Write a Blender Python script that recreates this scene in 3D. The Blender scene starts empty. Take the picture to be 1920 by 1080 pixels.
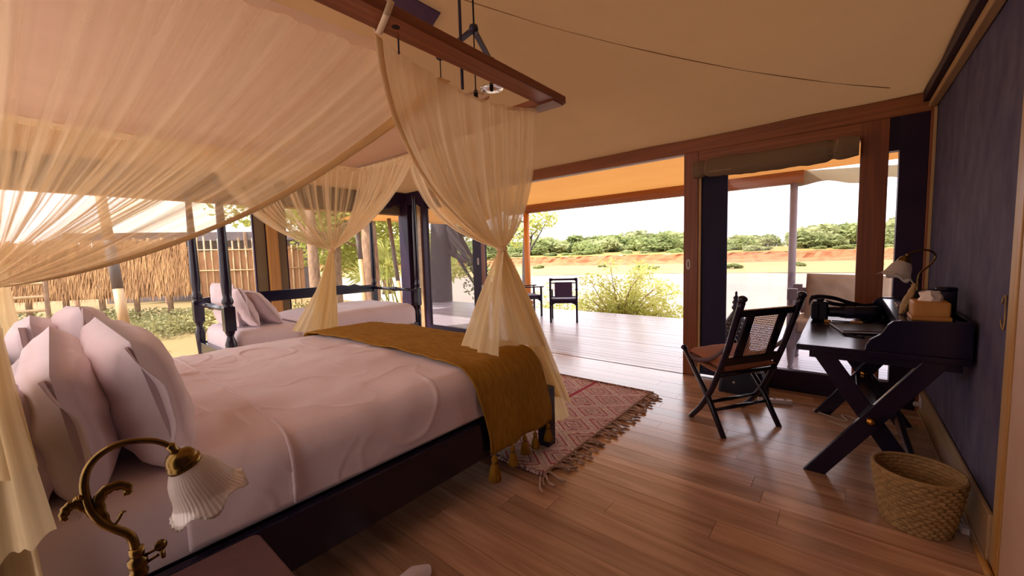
import bpy, math, random
import numpy as np
from mathutils import Vector, Matrix, noise
random.seed(7)
S = bpy.context.scene
COL = S.collection
PI = math.pi

# ------------------------------------------------------------------ camera, world, sun, exposure
CAM_H = 1.35
cd = bpy.data.cameras.new('camera'); cam = bpy.data.objects.new('camera', cd); COL.objects.link(cam)
cd.sensor_width = 36.0; cd.lens = 36.0 * 751.25 / 1920.0; cd.clip_end = 600; cd.clip_start = 0.03
r_ = Vector((0.77011374, 0.63727715, -0.02833128)); u_ = Vector((-0.03012716, 0.08069851, 0.99628314)); w_ = Vector((-0.63719477, 0.7663978, -0.08134638))
cam.matrix_world = Matrix(((r_.x, u_.x, -w_.x, 0), (r_.y, u_.y, -w_.y, 0), (r_.z, u_.z, -w_.z, CAM_H), (0, 0, 0, 1)))
S.camera = cam
W = bpy.data.worlds.new('hazy_sky'); S.world = W; W.use_nodes = True
bg = W.node_tree.nodes['Background']; bg.inputs[0].default_value = (0.92, 0.90, 0.97, 1); bg.inputs[1].default_value = 2.5
sd = bpy.data.lights.new('sun', 'SUN'); sd.energy = 6.5; sd.angle = math.radians(1.5); sd.color = (1.0, 0.93, 0.82)
sun = bpy.data.objects.new('sun', sd); COL.objects.link(sun)
sun.rotation_euler = Vector((-0.24, -0.56, 0.79)).to_track_quat('Z', 'Y').to_euler()
S.view_settings.view_transform = 'Standard'; S.view_settings.look = 'None'; S.view_settings.gamma = 1
S.view_settings.use_curve_mapping = False
S.view_settings.exposure = 0.46
try:
    S.cycles.transparent_max_bounces = 24
    S.cycles.max_bounces = 10; S.cycles.diffuse_bounces = 6
except Exception: pass

# ------------------------------------------------------------------ materials
def lin(c):
    return tuple(((v/255)/12.92 if v/255 <= 0.04045 else (((v/255)+0.055)/1.055)**2.4) for v in c)
def col(c): return (*lin(c), 1)
class NT:
    def __init__(s, name):
        s.m = bpy.data.materials.new(name); s.m.use_nodes = True; s.t = s.m.node_tree; s.n = s.t.nodes; s.l = s.t.links
        s.b = s.n['Principled BSDF']; s.out = s.n['Material Output']
    def add(s, kind, **kw):
        x = s.n.new(kind)
        for k, v in kw.items():
            if k in x.inputs: x.inputs[k].default_value = v
            else: setattr(x, k, v)
        return x
    def link(s, a, b): s.l.new(a, b)
    def math(s, op, a, b=None, c=None):
        x = s.n.new('ShaderNodeMath'); x.operation = op
        for i, v in enumerate((a, b, c)):
            if v is None: continue
            if isinstance(v, (int, float)): x.inputs[i].default_value = v
            else: s.l.new(v, x.inputs[i])
        return x.outputs[0]
    def ramp(s, fac, stops):
        x = s.n.new('ShaderNodeValToRGB'); e = x.color_ramp.elements
        while len(e) < len(stops): e.new(0.5)
        for i, (p, c) in enumerate(stops): e[i].position = p; e[i].color = c
        s.l.new(fac, x.inputs[0]); return x.outputs[0]
    def coords(s, scale=(1, 1, 1), kind='Object'):
        tc = s.n.new('ShaderNodeTexCoord'); mp = s.n.new('ShaderNodeMapping'); mp.inputs['Scale'].default_value = scale
        s.l.new(tc.outputs[kind], mp.inputs[0]); return mp.outputs[0]
def mat(name, c1, c2=None, rough=0.5, scale=(6, 6, 6), bump=0.0, bscale=None, metal=0.0, detail=4, rand=0.0, sheen=0.0, contrast=(0.3, 0.7), spec=None, kind='Object'):
    t = NT(name); b = t.b
    b.inputs['Roughness'].default_value = rough; b.inputs['Metallic'].default_value = metal
    if spec is not None: b.inputs['Specular IOR Level'].default_value = spec
    if sheen: b.inputs['Sheen Weight'].default_value = sheen
    if c2 is None: c2 = c1
    co = t.coords(scale, kind)
    nz = t.add('ShaderNodeTexNoise', Scale=1.0, Detail=detail); t.link(co, nz.inputs['Vector'])
    cc = t.ramp(nz.outputs[0], [(contrast[0], col(c1)), (contrast[1], col(c2))])
    if rand:
        oi = t.n.new('ShaderNodeObjectInfo'); hsv = t.n.new('ShaderNodeHueSaturation')
        v = t.math('MULTIPLY_ADD', oi.outputs['Random'], rand, 1 - rand/2); t.link(v, hsv.inputs['Value']); t.link(cc, hsv.inputs['Color']); cc = hsv.outputs[0]
    t.link(cc, b.inputs['Base Color'])
    if bump:
        n2 = nz
        if bscale:
            n2 = t.add('ShaderNodeTexNoise', Scale=1.0, Detail=6); t.link(t.coords(bscale, kind), n2.inputs['Vector'])
        bp = t.add('ShaderNodeBump', Strength=bump, Distance=0.02); t.link(n2.outputs[0], bp.inputs['Height']); t.link(bp.outputs[0], b.inputs['Normal'])
    return t.m
def canvas_mat(name, c, c2, trans, tc=None, scale=(1.5, 1.5, 1.5), bump=0.15):
    t = NT(name)
    nz = t.add('ShaderNodeTexNoise', Scale=1.0, Detail=5); t.link(t.coords(scale), nz.inputs['Vector'])
    cc = t.ramp(nz.outputs[0], [(0.3, col(c)), (0.7, col(c2))])
    t.link(cc, t.b.inputs['Base Color']); t.b.inputs['Roughness'].default_value = 0.85; t.b.inputs['Specular IOR Level'].default_value = 0.15
    wv = t.add('ShaderNodeTexNoise', Scale=260.0, Detail=2); t.link(t.coords(), wv.inputs['Vector'])
    bp = t.add('ShaderNodeBump', Strength=bump, Distance=0.002); t.link(wv.outputs[0], bp.inputs['Height']); t.link(bp.outputs[0], t.b.inputs['Normal'])
    if trans:
        tr = t.n.new('ShaderNodeBsdfTranslucent'); tr.inputs[0].default_value = col(tc or c)
        mx = t.n.new('ShaderNodeMixShader'); mx.inputs[0].default_value = trans
        t.link(t.b.outputs[0], mx.inputs[1]); t.link(tr.outputs[0], mx.inputs[2]); t.link(mx.outputs[0], t.out.inputs[0])
    return t.m
def net_mat(name, c, lo, hi, streak=26.0, tlo=0.0, ulo=0.0, r0=0.36, r1=0.66):
    """sheer net: UV u runs across the folds, v from the top edge to the tie; denser where it is gathered"""
    t = NT(name)
    tc = t.n.new('ShaderNodeTexCoord'); mp = t.n.new('ShaderNodeMapping'); mp.inputs['Scale'].default_value = (streak, 0.6, 1); t.link(tc.outputs['UV'], mp.inputs[0])
    nz = t.add('ShaderNodeTexNoise', Scale=1.0, Detail=5); t.link(mp.outputs[0], nz.inputs['Vector'])
    sep = t.n.new('ShaderNodeSeparateXYZ'); t.link(tc.outputs['UV'], sep.inputs[0])
    f = t.ramp(nz.outputs[0], [(r0, (0, 0, 0, 1)), (r1, (1, 1, 1, 1))])
    dens = t.math('MULTIPLY_ADD', f, hi - lo, lo)
    dens = t.math('ADD', dens, t.math('MULTIPLY', t.math('POWER', sep.outputs[1], 2.0), tlo)); dens = t.math('ADD', dens, t.math('MULTIPLY', t.math('POWER', sep.outputs[0], 2.2), ulo)); dens = t.math('MINIMUM', dens, 0.97)
    df = t.n.new('ShaderNodeBsdfDiffuse'); df.inputs[0].default_value = col(c)
    tl = t.n.new('ShaderNodeBsdfTranslucent'); tl.inputs[0].default_value = col(c)
    m1 = t.n.new('ShaderNodeMixShader'); m1.inputs[0].default_value = 0.5; t.link(df.outputs[0], m1.inputs[1]); t.link(tl.outputs[0], m1.inputs[2])
    tp = t.n.new('ShaderNodeBsdfTransparent'); tp.inputs[0].default_value = (1, 0.97, 0.92, 1)
    m2 = t.n.new('ShaderNodeMixShader'); t.link(dens, m2.inputs[0]); t.link(tp.outputs[0], m2.inputs[1]); t.link(m1.outputs[0], m2.inputs[2])
    t.link(m2.outputs[0], t.out.inputs[0]); t.n.remove(t.b)
    return t.m
def mesh_screen_mat(name, c, a):
    t = NT(name)
    tp = t.n.new('ShaderNodeBsdfTransparent'); m2 = t.n.new('ShaderNodeMixShader'); m2.inputs[0].default_value = a
    t.b.inputs['Base Color'].default_value = col(c); t.b.inputs['Roughness'].default_value = 0.6
    t.link(tp.outputs[0], m2.inputs[1]); t.link(t.b.outputs[0], m2.inputs[2]); t.link(m2.outputs[0], t.out.inputs[0])
    return t.m

M = {}
M['darkwood'] = mat('dark_stained_wood', (15, 11, 36), (25, 18, 46), rough=0.20, scale=(3, 30, 3), bump=0.02, spec=0.5)
M['darkwood_m'] = mat('dark_wood_satin', (32, 19, 42), (50, 30, 52), rough=0.45, scale=(3, 30, 3), bump=0.05, spec=0.2)
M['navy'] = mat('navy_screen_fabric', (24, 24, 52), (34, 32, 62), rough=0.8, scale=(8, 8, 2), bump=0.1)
M['redwood'] = mat('red_brown_timber', (112, 56, 30), (144, 80, 38), rough=0.4, scale=(40, 40, 1.2), bump=0.06)
M['redwood_h'] = mat('red_brown_timber_horizontal', (122, 66, 30), (154, 90, 40), rough=0.45, scale=(1.2, 40, 40), bump=0.06)
M['redwood_y'] = mat('red_brown_timber_lengthwise', (116, 58, 36), (150, 84, 48), rough=0.4, scale=(40, 1.2, 40), bump=0.06)
M['honey'] = mat('honey_timber', (176, 126, 62), (198, 148, 80), rough=0.45, scale=(40, 40, 1.5), bump=0.05)
M['tan_trim'] = mat('tan_painted_trim', (178, 142, 92), (194, 160, 108), rough=0.5, scale=(20, 2, 2))
M['tan_skirt'] = mat('tan_timber_skirting', (150, 122, 92), (186, 154, 112), rough=0.35, scale=(4, 1.0, 8))
M['pinkdoor'] = mat('pale_painted_door', (196, 160, 140), (206, 172, 150), rough=0.5)
M['slate'] = canvas_mat('slate_canvas', (80, 76, 102), (104, 98, 118), 0.0, scale=(9, 9, 5), bump=0.5)
M['roof'] = canvas_mat('tan_roof_canvas', (146, 114, 76), (158, 124, 84), 0.08, (176, 130, 88), bump=0.1)
M['verandah_canvas'] = canvas_mat('amber_verandah_canvas', (206, 150, 88), (214, 158, 96), 0.14, (226, 160, 84))
M['back'] = canvas_mat('cream_canvas', (236, 224, 220), (240, 228, 224), 0.50, (250, 236, 236))
M['olive'] = canvas_mat('olive_canvas', (120, 108, 84), (136, 122, 96), 0.1)
M['blind'] = canvas_mat('taupe_blind_canvas', (124, 104, 84), (140, 118, 92), 0.12)
M['sheet'] = mat('white_cotton_sheet', (224, 210, 216), (234, 220, 226), rough=0.75, scale=(3, 3, 3), bump=0.12, bscale=(9, 9, 9), sheen=0.2, spec=0.2)
M['duvet'] = mat('white_cotton_duvet', (224, 210, 216), (234, 220, 226), rough=0.75, scale=(3, 3, 3), bump=0.22, bscale=(7, 7, 7), sheen=0.2, spec=0.2)
M['pillow'] = mat('white_pillow_cotton', (224, 210, 216), (234, 220, 226), rough=0.75, scale=(4, 4, 4), bump=0.25, bscale=(8, 8, 8), sheen=0.2, spec=0.2)
M['mustard'] = mat('mustard_linen', (150, 108, 34), (176, 132, 50), rough=0.9, scale=(14, 60, 14), bump=0.5, bscale=(30, 160, 60), spec=0.1)
M['brass'] = mat('aged_brass', (98, 78, 40), (136, 108, 56), rough=0.26, scale=(30, 30, 30), metal=1.0)
M['brass_b'] = mat('bright_brass', (206, 150, 70), rough=0.2, metal=1.0)
M['brown_leather'] = mat('brown_leather', (80, 54, 60), (92, 62, 66), rough=0.55, scale=(20, 20, 20), bump=0.1, bscale=(120, 120, 120))
M['tan_leather'] = mat('tan_leather', (176, 118, 52), (192, 132, 62), rough=0.55, scale=(14, 14, 14), bump=0.12, bscale=(150, 150, 150))
M['cushion'] = mat('rust_canvas_cushion', (150, 96, 72), (170, 112, 84), rough=0.8, scale=(8, 8, 8), bump=0.15, bscale=(40, 40, 40))
M['cane'] = mat('woven_cane', (190, 148, 110), (206, 166, 128), rough=0.6)
M['basket'] = mat('woven_grass', (146, 116, 72), (176, 144, 96), rough=0.75, scale=(30, 30, 30), bump=0.3, bscale=(140, 140, 40))
M['black'] = mat('black_plastic', (14, 12, 30), (22, 18, 38), rough=0.35, spec=0.2)
M['blackmetal'] = mat('black_metal', (40, 38, 64), (52, 50, 76), rough=0.4, metal=0.3)
M['plum_leather'] = mat('plum_leather', (52, 30, 66), (64, 38, 76), rough=0.5, scale=(12, 12, 12))
M['white_plastic'] = mat('white_plastic', (206, 196, 196), rough=0.4)
M['tissue'] = mat('white_tissue', (236, 220, 206), rough=0.9, bump=0.2, bscale=(60, 60, 60))
M['cream_strap'] = mat('cream_webbing', (240, 222, 188), rough=0.8)
M['cable'] = mat('cream_cable', (190, 170, 150), rough=0.5)
M['deckpost'] = mat('amber_post', (190, 110, 44), (206, 126, 54), rough=0.45, scale=(40, 40, 1.5))
M['grey_paint'] = mat('grey_painted_wood', (112, 100, 108), (124, 110, 116), rough=0.5)
M['grey_cushion'] = mat('grey_beige_cushion', (150, 128, 108), (160, 138, 116), rough=0.85, bump=0.2, bscale=(40, 40, 40))
M['bamboo'] = mat('bamboo_pole', (168, 132, 92), (190, 156, 112), rough=0.5, scale=(20, 20, 3))
M['bamboo_d'] = mat('blackened_bamboo', (92, 80, 74), (110, 96, 88), rough=0.6, scale=(20, 20, 3))
M['thatch'] = mat('dry_thatch', (150, 108, 70), (196, 150, 100), rough=0.9, scale=(3, 3, 1), contrast=(0.25, 0.75))
M['thatch_d'] = mat('dry_thatch_mat', (140, 98, 66), (168, 122, 84), rough=0.95, scale=(4, 4, 2))
M['bark'] = mat('grey_brown_bark', (120, 92, 72), (158, 126, 98), rough=0.9, scale=(12, 12, 5), bump=0.8, bscale=(16, 16, 8))
M['bark_d'] = mat('dark_bark', (58, 50, 52), (84, 72, 70), rough=0.9, scale=(12, 12, 5), bump=0.8, bscale=(16, 16, 8))
def leafy_mat(name, c1, c2, sc, rand):
    m = mat(name, c1, c2, rough=0.7, scale=sc, rand=rand); t = m.node_tree; b = t.nodes['Principled BSDF']; src = b.inputs['Base Color'].links[0].from_socket
    tr = t.nodes.new('ShaderNodeBsdfTranslucent'); t.links.new(src, tr.inputs[0]); mx = t.nodes.new('ShaderNodeMixShader'); mx.inputs[0].default_value = 0.4
    t.links.new(b.outputs[0], mx.inputs[1]); t.links.new(tr.outputs[0], mx.inputs[2]); t.links.new(mx.outputs[0], t.nodes['Material Output'].inputs[0]); return m
M['leaf'] = leafy_mat('yellow_green_leaves', (160, 164, 82), (188, 186, 104), (2, 2, 2), 0.25)
M['leaf_bush'] = leafy_mat('thorn_bush_leaves', (186, 188, 96), (208, 204, 116), (2, 2, 2), 0.1)
M['leaf_d'] = leafy_mat('olive_green_leaves', (128, 142, 82), (154, 160, 102), (0.6, 0.6, 0.6), 0.3)
M['leaf_far'] = leafy_mat('hazed_green_leaves', (148, 156, 104), (172, 174, 124), (0.3, 0.3, 0.3), 0.3)  # distance haze painted into the leaf colour as paleness
M['weed'] = leafy_mat('dull_green_weeds', (112, 112, 70), (150, 142, 96), (1.5, 1.5, 1.5), 0.3)
M['grass'] = mat('dry_grass', (138, 130, 80), (176, 160, 104), rough=0.9, scale=(1, 1, 1))
M['tent_white'] = canvas_mat('pale_tent_canvas', (214, 216, 206), (222, 222, 210), 0.2)
M['tent_dark'] = mat('dark_tent_wall', (96, 84, 84), (112, 98, 94), rough=0.9)
def glass_shade():
    t = NT('frosted_ribbed_glass'); b = t.b
    b.inputs['Base Color'].default_value = col((236, 228, 220)); b.inputs['Roughness'].default_value = 0.35
    b.inputs['Transmission Weight'].default_value = 0.35; b.inputs['Subsurface Weight'].default_value = 0.0
    tr = t.n.new('ShaderNodeBsdfTranslucent'); tr.inputs[0].default_value = col((236, 226, 214))
    mx = t.n.new('ShaderNodeMixShader'); mx.inputs[0].default_value = 0.4; t.link(t.b.outputs[0], mx.inputs[1]); t.link(tr.outputs[0], mx.inputs[2]); t.link(mx.outputs[0], t.out.inputs[0])
    return t.m
M['shade'] = glass_shade()
def clear_glass(name, tint, refl):
    t = NT(name); tp = t.n.new('ShaderNodeBsdfTransparent'); tp.inputs[0].default_value = tint
    gl = t.n.new('ShaderNodeBsdfGlossy'); gl.inputs['Roughness'].default_value = 0.02
    fr = t.n.new('ShaderNodeFresnel'); fr.inputs[0].default_value = 1.45
    k = t.math('MULTIPLY', fr.outputs[0], refl)
    mx = t.n.new('ShaderNodeMixShader'); t.link(k, mx.inputs[0]); t.link(tp.outputs[0], mx.inputs[1]); t.link(gl.outputs[0], mx.inputs[2]); t.link(mx.outputs[0], t.out.inputs[0]); t.n.remove(t.b)
    return t.m
M['glass'] = clear_glass('window_glass', (0.93, 0.91, 0.93, 1), 0.7)
M['netting'] = mesh_screen_mat('grey_insect_screen', (120, 112, 122), 0.22)
M['net'] = net_mat('cream_net_curtain', (248, 231, 192), 0.60, 0.90, 12, 0.4)
M['net_sheer'] = net_mat('sheer_net_curtain', (250, 234, 200), 0.12, 0.50, 11, 0.35, 0.45, 0.42, 0.64)
M['net_fan'] = net_mat('gathered_net_curtain', (250, 234, 198), 0.10, 0.92, 34, 0.45, 0.35, 0.42, 0.62)
M['net_tail'] = net_mat('net_tail', (246, 228, 182), 0.84, 0.97, 30, 0.0)
M['net_top'] = net_mat('net_ceiling', (248, 224, 204), 0.80, 0.93, 5, 0.0)
M['net_trim'] = net_mat('net_band', (250, 232, 194), 0.95, 0.98, 5, 0.0)
def wood_floor(name, a, b_, rough, rand, along=1.1):
    t = NT(name); b = t.b
    oi = t.n.new('ShaderNodeObjectInfo')
    tc = t.n.new('ShaderNodeTexCoord'); mp = t.n.new('ShaderNodeMapping'); mp.inputs['Scale'].default_value = (along, 14, 14)
    t.link(tc.outputs['Object'], mp.inputs[0]); off = t.n.new('ShaderNodeCombineXYZ'); k = t.math('MULTIPLY', oi.outputs['Random'], 40.0); t.link(k, off.inputs[0]); t.link(k, off.inputs[1]); t.link(off.outputs[0], mp.inputs['Location'])
    nz = t.add('ShaderNodeTexNoise', Scale=1.0, Detail=6, Distortion=1.2); t.link(mp.outputs[0], nz.inputs['Vector'])
    cc = t.ramp(nz.outputs[0], [(0.28, col(a)), (0.72, col(b_))])
    hsv = t.n.new('ShaderNodeHueSaturation'); v = t.math('MULTIPLY_ADD', oi.outputs['Random'], rand, 1 - rand/2); t.link(v, hsv.inputs['Value']); t.link(cc, hsv.inputs['Color'])
    t.link(hsv.outputs[0], b.inputs['Base Color'])
    t.link(t.math('MULTIPLY_ADD', nz.outputs[0], 0.18, rough - 0.09), b.inputs['Roughness'])
    b.inputs['Coat Weight'].default_value = 0.35; b.inputs['Coat Roughness'].default_value = 0.18
    bp = t.add('ShaderNodeBump', Strength=0.12, Distance=0.004); t.link(nz.outputs[0], bp.inputs['Height']); t.link(bp.outputs[0], b.inputs['Normal'])
    return t.m
M['plank'] = wood_floor('brown_floorboard', (158, 120, 94), (208, 168, 138), 0.24, 0.40)
M['deck'] = wood_floor('weathered_deck_board', (164, 152, 164), (190, 178, 188), 0.38, 0.18)
def rug_mat():
    t = NT('red_diamond_kilim'); b = t.b; b.inputs['Roughness'].default_value = 0.95; b.inputs['Specular IOR Level'].default_value = 0.1
    tc = t.n.new('ShaderNodeTexCoord'); sp = t.n.new('ShaderNodeSeparateXYZ'); t.link(tc.outputs['Object'], sp.inputs[0]); x, y = sp.outputs[0], sp.outputs[1]
    wn = t.add('ShaderNodeTexNoise', Scale=22.0, Detail=2); t.link(tc.outputs['Object'], wn.inputs['Vector'])
    w0 = t.math('MULTIPLY', t.math('SUBTRACT', wn.outputs[0], 0.5), 0.05); xw = t.math('ADD', x, w0); yw = t.math('SUBTRACT', y, w0)
    u = t.math('ADD', t.math('DIVIDE', xw, 0.40), t.math('DIVIDE', yw, 0.32)); v = t.math('SUBTRACT', t.math('DIVIDE', xw, 0.40), t.math('DIVIDE', yw, 0.32))
    def tri(q): return t.math('ABSOLUTE', t.math('SUBTRACT', t.math('FRACT', q), 0.5))       # 0.5 at cell edges
    e = t.math('MAXIMUM', tri(u), tri(v))                                                       # concentric diamonds, 0.5 edge .. 0 centre
    base = t.ramp(e, [(0.0, col((214, 176, 168))), (0.10, col((236, 208, 198))), (0.17, col((150, 84, 98))), (0.20, col((226, 190, 182))), (0.30, col((236, 206, 196))), (0.335, col((206, 96, 112))), (0.36, col((180, 108, 120))), (0.385, col((240, 216, 204))), (0.47, col((226, 194, 188)))])
    base.node.color_ramp.interpolation = 'CONSTANT'
    # woven ribs
    rib = t.add('ShaderNodeTexWave', Scale=26.0, Distortion=1.0); rib.bands_direction = 'Y'; t.link(tc.outputs['Object'], rib.inputs['Vector'])
    nz = t.add('ShaderNodeTexNoise', Scale=38.0, Detail=3); t.link(tc.outputs['Object'], nz.inputs['Vector'])
    dark = t.math('GREATER_THAN', t.math('ADD', t.math('MULTIPLY', rib.outputs[1], 0.45), nz.outputs[0]), 0.80)
    mx = t.n.new('ShaderNodeMix'); mx.data_type = 'RGBA'; t.link(t.math('MULTIPLY', dark, 0.55), mx.inputs[0]); t.link(base, mx.inputs[6]); mx.inputs[7].default_value = col((136, 84, 96))
    # pinker towards the far end in broad woven bands
    band = t.math('GREATER_THAN', t.math('SINE', t.math('MULTIPLY', t.math('ADD', x, 0.12), 9.0)), 0.985)
    mx2 = t.n.new('ShaderNodeMix'); mx2.data_type = 'RGBA'; t.link(band, mx2.inputs[0]); t.link(mx.outputs[2], mx2.inputs[6]); mx2.inputs[7].default_value = col((178, 66, 84))
    t.link(mx2.outputs[2], b.inputs['Base Color'])
    h = t.math('ADD', rib.outputs[1], nz.outputs[0]); bp = t.add('ShaderNodeBump', Strength=0.8, Distance=0.006); t.link(h, bp.inputs['Height']); t.link(bp.outputs[0], b.inputs['Normal'])
    return t.m
M['rug'] = rug_mat()
M['fringe'] = mat('wool_fringe', (150, 122, 108), (196, 168, 150), rough=0.95, scale=(30, 30, 30), rand=0.5)
M['rug_braid'] = mat('wool_braid', (110, 80, 90), (200, 170, 160), rough=0.95, scale=(40, 90, 40), contrast=(0.45, 0.55))
def ground_mat(name, a, b_, c, sc, rough=0.95):
    t = NT(name); t.b.inputs['Roughness'].default_value = rough; t.b.inputs['Specular IOR Level'].default_value = 0.2
    nz = t.add('ShaderNodeTexNoise', Scale=1.0, Detail=7); t.link(t.coords(sc), nz.inputs['Vector'])
    cc = t.ramp(nz.outputs[0], [(0.35, col(a)), (0.5, col(b_)), (0.65, col(c))]); t.link(cc, t.b.inputs['Base Color'])
    bp = t.add('ShaderNodeBump', Strength=0.5, Distance=0.1); t.link(nz.outputs[0], bp.inputs['Height']); t.link(bp.outputs[0], t.b.inputs['Normal'])
    return t.m
M['sand'] = ground_mat('pale_sand', (118, 100, 70), (134, 112, 76), (124, 108, 70), (0.35, 0.35, 0.35))
M['river'] = ground_mat('river_shallows', (124, 106, 88), (138, 118, 96), (130, 112, 92), (0.03, 0.12, 0.1), 0.4)
M['sandbar'] = ground_mat('yellow_sandbar', (146, 126, 84), (160, 136, 92), (146, 130, 80), (0.05, 0.1, 0.1))
M['cliff'] = ground_mat('red_earth_bank', (136, 84, 56), (164, 112, 78), (148, 94, 62), (0.25, 0.25, 0.8))
M['bank_grass'] = ground_mat('dry_bank_grass', (134, 118, 62), (144, 122, 70), (120, 120, 58), (0.06, 0.06, 0.06))

# ------------------------------------------------------------------ mesh building
class MB:
    def __init__(s): s.v = []; s.f = []; s.uv = None
    def _add(s, vs, fs):
        o = len(s.v); s.v += [tuple(v) for v in vs]; s.f += [tuple(i + o for i in f) for f in fs]; return s
    def box(s, a, b):
        x0, y0, z0 = a; x1, y1, z1 = b
        return s._add([(x0,y0,z0),(x1,y0,z0),(x1,y1,z0),(x0,y1,z0),(x0,y0,z1),(x1,y0,z1),(x1,y1,z1),(x0,y1,z1)], [(0,3,2,1),(4,5,6,7),(0,1,5,4),(1,2,6,5),(2,3,7,6),(3,0,4,7)])
    def beam(s, p, q, w, h, up=(0, 0, 1)):
        p, q = Vector(p), Vector(q); d = (q - p).normalized(); up = Vector(up)
        if abs(d.dot(up)) > 0.98: up = Vector((1, 0, 0))
        sx = d.cross(up).normalized() * w/2; sz = sx.cross(d).normalized() * h/2
        vs = [p-sx-sz, p+sx-sz, p+sx+sz, p-sx+sz, q-sx-sz, q+sx-sz, q+sx+sz, q-sx+sz]
        return s._add(vs, [(0,1,2,3),(7,6,5,4),(0,4,5,1),(1,5,6,2),(2,6,7,3),(3,7,4,0)])
    def tube(s, pts, r, n=8, caps=True, flat=1.0):
        pts = [Vector(p) for p in pts]; m = len(pts)
        rs = r if isinstance(r, (list, tuple)) else [r]*m
        vs = []; up = None
        for i, p in enumerate(pts):
            d = (pts[min(i+1, m-1)] - pts[max(i-1, 0)]).normalized()
            if up is None:
                up = Vector((0, 0, 1)) if abs(d.z) < 0.9 else Vector((1, 0, 0))
            a = d.cross(up)
            if a.length < 1e-5: a = d.orthogonal()
            a.normalize(); b = a.cross(d).normalized(); up = b
            for k in range(n):
                t = 2*PI*k/n; vs.append(p + a*math.cos(t)*rs[i] + b*math.sin(t)*rs[i]*flat)
        fs = [(i*n+k, i*n+(k+1) % n, (i+1)*n+(k+1) % n, (i+1)*n+k) for i in range(m-1) for k in range(n)]
        if caps: fs += [tuple(range(n-1, -1, -1)), tuple((m-1)*n+k for k in range(n))]
        return s._add(vs, fs)
    def lathe(s, prof, o=(0, 0, 0), axis=(0, 0, 1), n=20, wob=None, caps=True):
        ax = Vector(axis).normalized(); a = ax.orthogonal().normalized(); b = ax.cross(a); o = Vector(o); vs = []
        for i, (r, h) in enumerate(prof):
            for k in range(n):
                t = 2*PI*k/n; rr = r; hh = h
                if wob: rr, hh = wob(i/(len(prof)-1), t, r, h)
                vs.append(o + ax*hh + (a*math.cos(t) + b*math.sin(t))*rr)
        m = len(prof); fs = [(i*n+k, i*n+(k+1) % n, (i+1)*n+(k+1) % n, (i+1)*n+k) for i in range(m-1) for k in range(n)]
        if caps: fs += [tuple(range(n-1, -1, -1)), tuple((m-1)*n+k for k in range(n))]
        return s._add(vs, fs)
    def prism(s, poly, d):
        """poly: 3-D outline, d: extrusion vector"""
        d = Vector(d); n = len(poly); P = [Vector(p) for p in poly]
        return s._add(P + [p + d for p in P], [tuple(range(n-1, -1, -1)), tuple(range(n, 2*n))] + [(i, (i+1) % n, n+(i+1) % n, n+i) for i in range(n)])
    def grid(s, fn, nu, nv, uv=None):
        o = len(s.v); vs = []
        for j in range(nv+1):
            for i in range(nu+1): vs.append(tuple(fn(i/nu, j/nv)))
        fs = [(j*(nu+1)+i, j*(nu+1)+i+1, (j+1)*(nu+1)+i+1, (j+1)*(nu+1)+i) for j in range(nv) for i in range(nu)]
        s._add(vs, fs)
        if s.uv is None: s.uv = []
        s.uv += [(i/nu, j/nv) for j in range(nv+1) for i in range(nu+1)]
        return s
def wloc(o):
    p = Vector((0, 0, 0))
    while o is not None: p += o.location; o = o.parent
    return p
def obj(name, mb, m, parent=None, smooth=False, bevel=0.0, solid=0.0, sub=0, local=False, label=None, kind=None, seg=2):
    me = bpy.data.meshes.new(name)
    vs = mb.v
    if parent is not None and not local:
        q = wloc(parent); vs = [(x-q.x, y-q.y, z-q.z) for x, y, z in vs]
    me.from_pydata(vs, [], mb.f)
    if mb.uv and len(mb.uv) == len(mb.v):
        ul = me.uv_layers.new(name='UVMap')
        for lp in me.loops: ul.data[lp.index].uv = mb.uv[lp.vertex_index]
    me.materials.append(M[m] if isinstance(m, str) else m)
    if smooth: me.polygons.foreach_set('use_smooth', [True]*len(me.polygons))
    me.update()
    o = bpy.data.objects.new(name, me); COL.objects.link(o); o.parent = parent
    if solid:
        q = o.modifiers.new('thickness', 'SOLIDIFY'); q.thickness = solid; q.offset = 0
    if bevel:
        q = o.modifiers.new('bevel', 'BEVEL'); q.width = bevel; q.segments = seg; q.limit_method = 'ANGLE'
    if sub:
        q = o.modifiers.new('sub', 'SUBSURF'); q.levels = sub; q.render_levels = sub
    if label: o['label'] = label
    if kind: o['kind'] = kind
    return o
def thing(name, label, cat, loc=(0, 0, 0), rz=0.0, group=None):
    o = bpy.data.objects.new(name, None); COL.objects.link(o); o.empty_display_size = 0.1
    o.location = loc; o.rotation_euler = (0, 0, rz); o['label'] = label; o['category'] = cat
    if group: o['group'] = group
    return o
def tag(o, label, cat, group=None):
    o['label'] = label; o['category'] = cat
    if group: o['group'] = group
    return o
def struct(name, mb, m, **kw):
    o = obj(name, mb, m, **kw)
    if o.parent is None: o['kind'] = 'structure'
    return o
def sempty(name, loc=(0, 0, 0)):
    o = bpy.data.objects.new(name, None); COL.objects.link(o); o.location = loc; o['kind'] = 'structure'; return o
def copy_tree(o, parent=None):
    c = o.copy(); COL.objects.link(c); c.parent = parent
    for ch in list(o.children): copy_tree(ch, c)
    return c
def lerp(a, b, t): return a + (b - a)*t
def nz3(x, y, z=0.0): return noise.noise(Vector((x, y, z)))
def bez(p, c, q, t): return p*(1-t)*(1-t) + c*2*t*(1-t) + q*t*t
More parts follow.
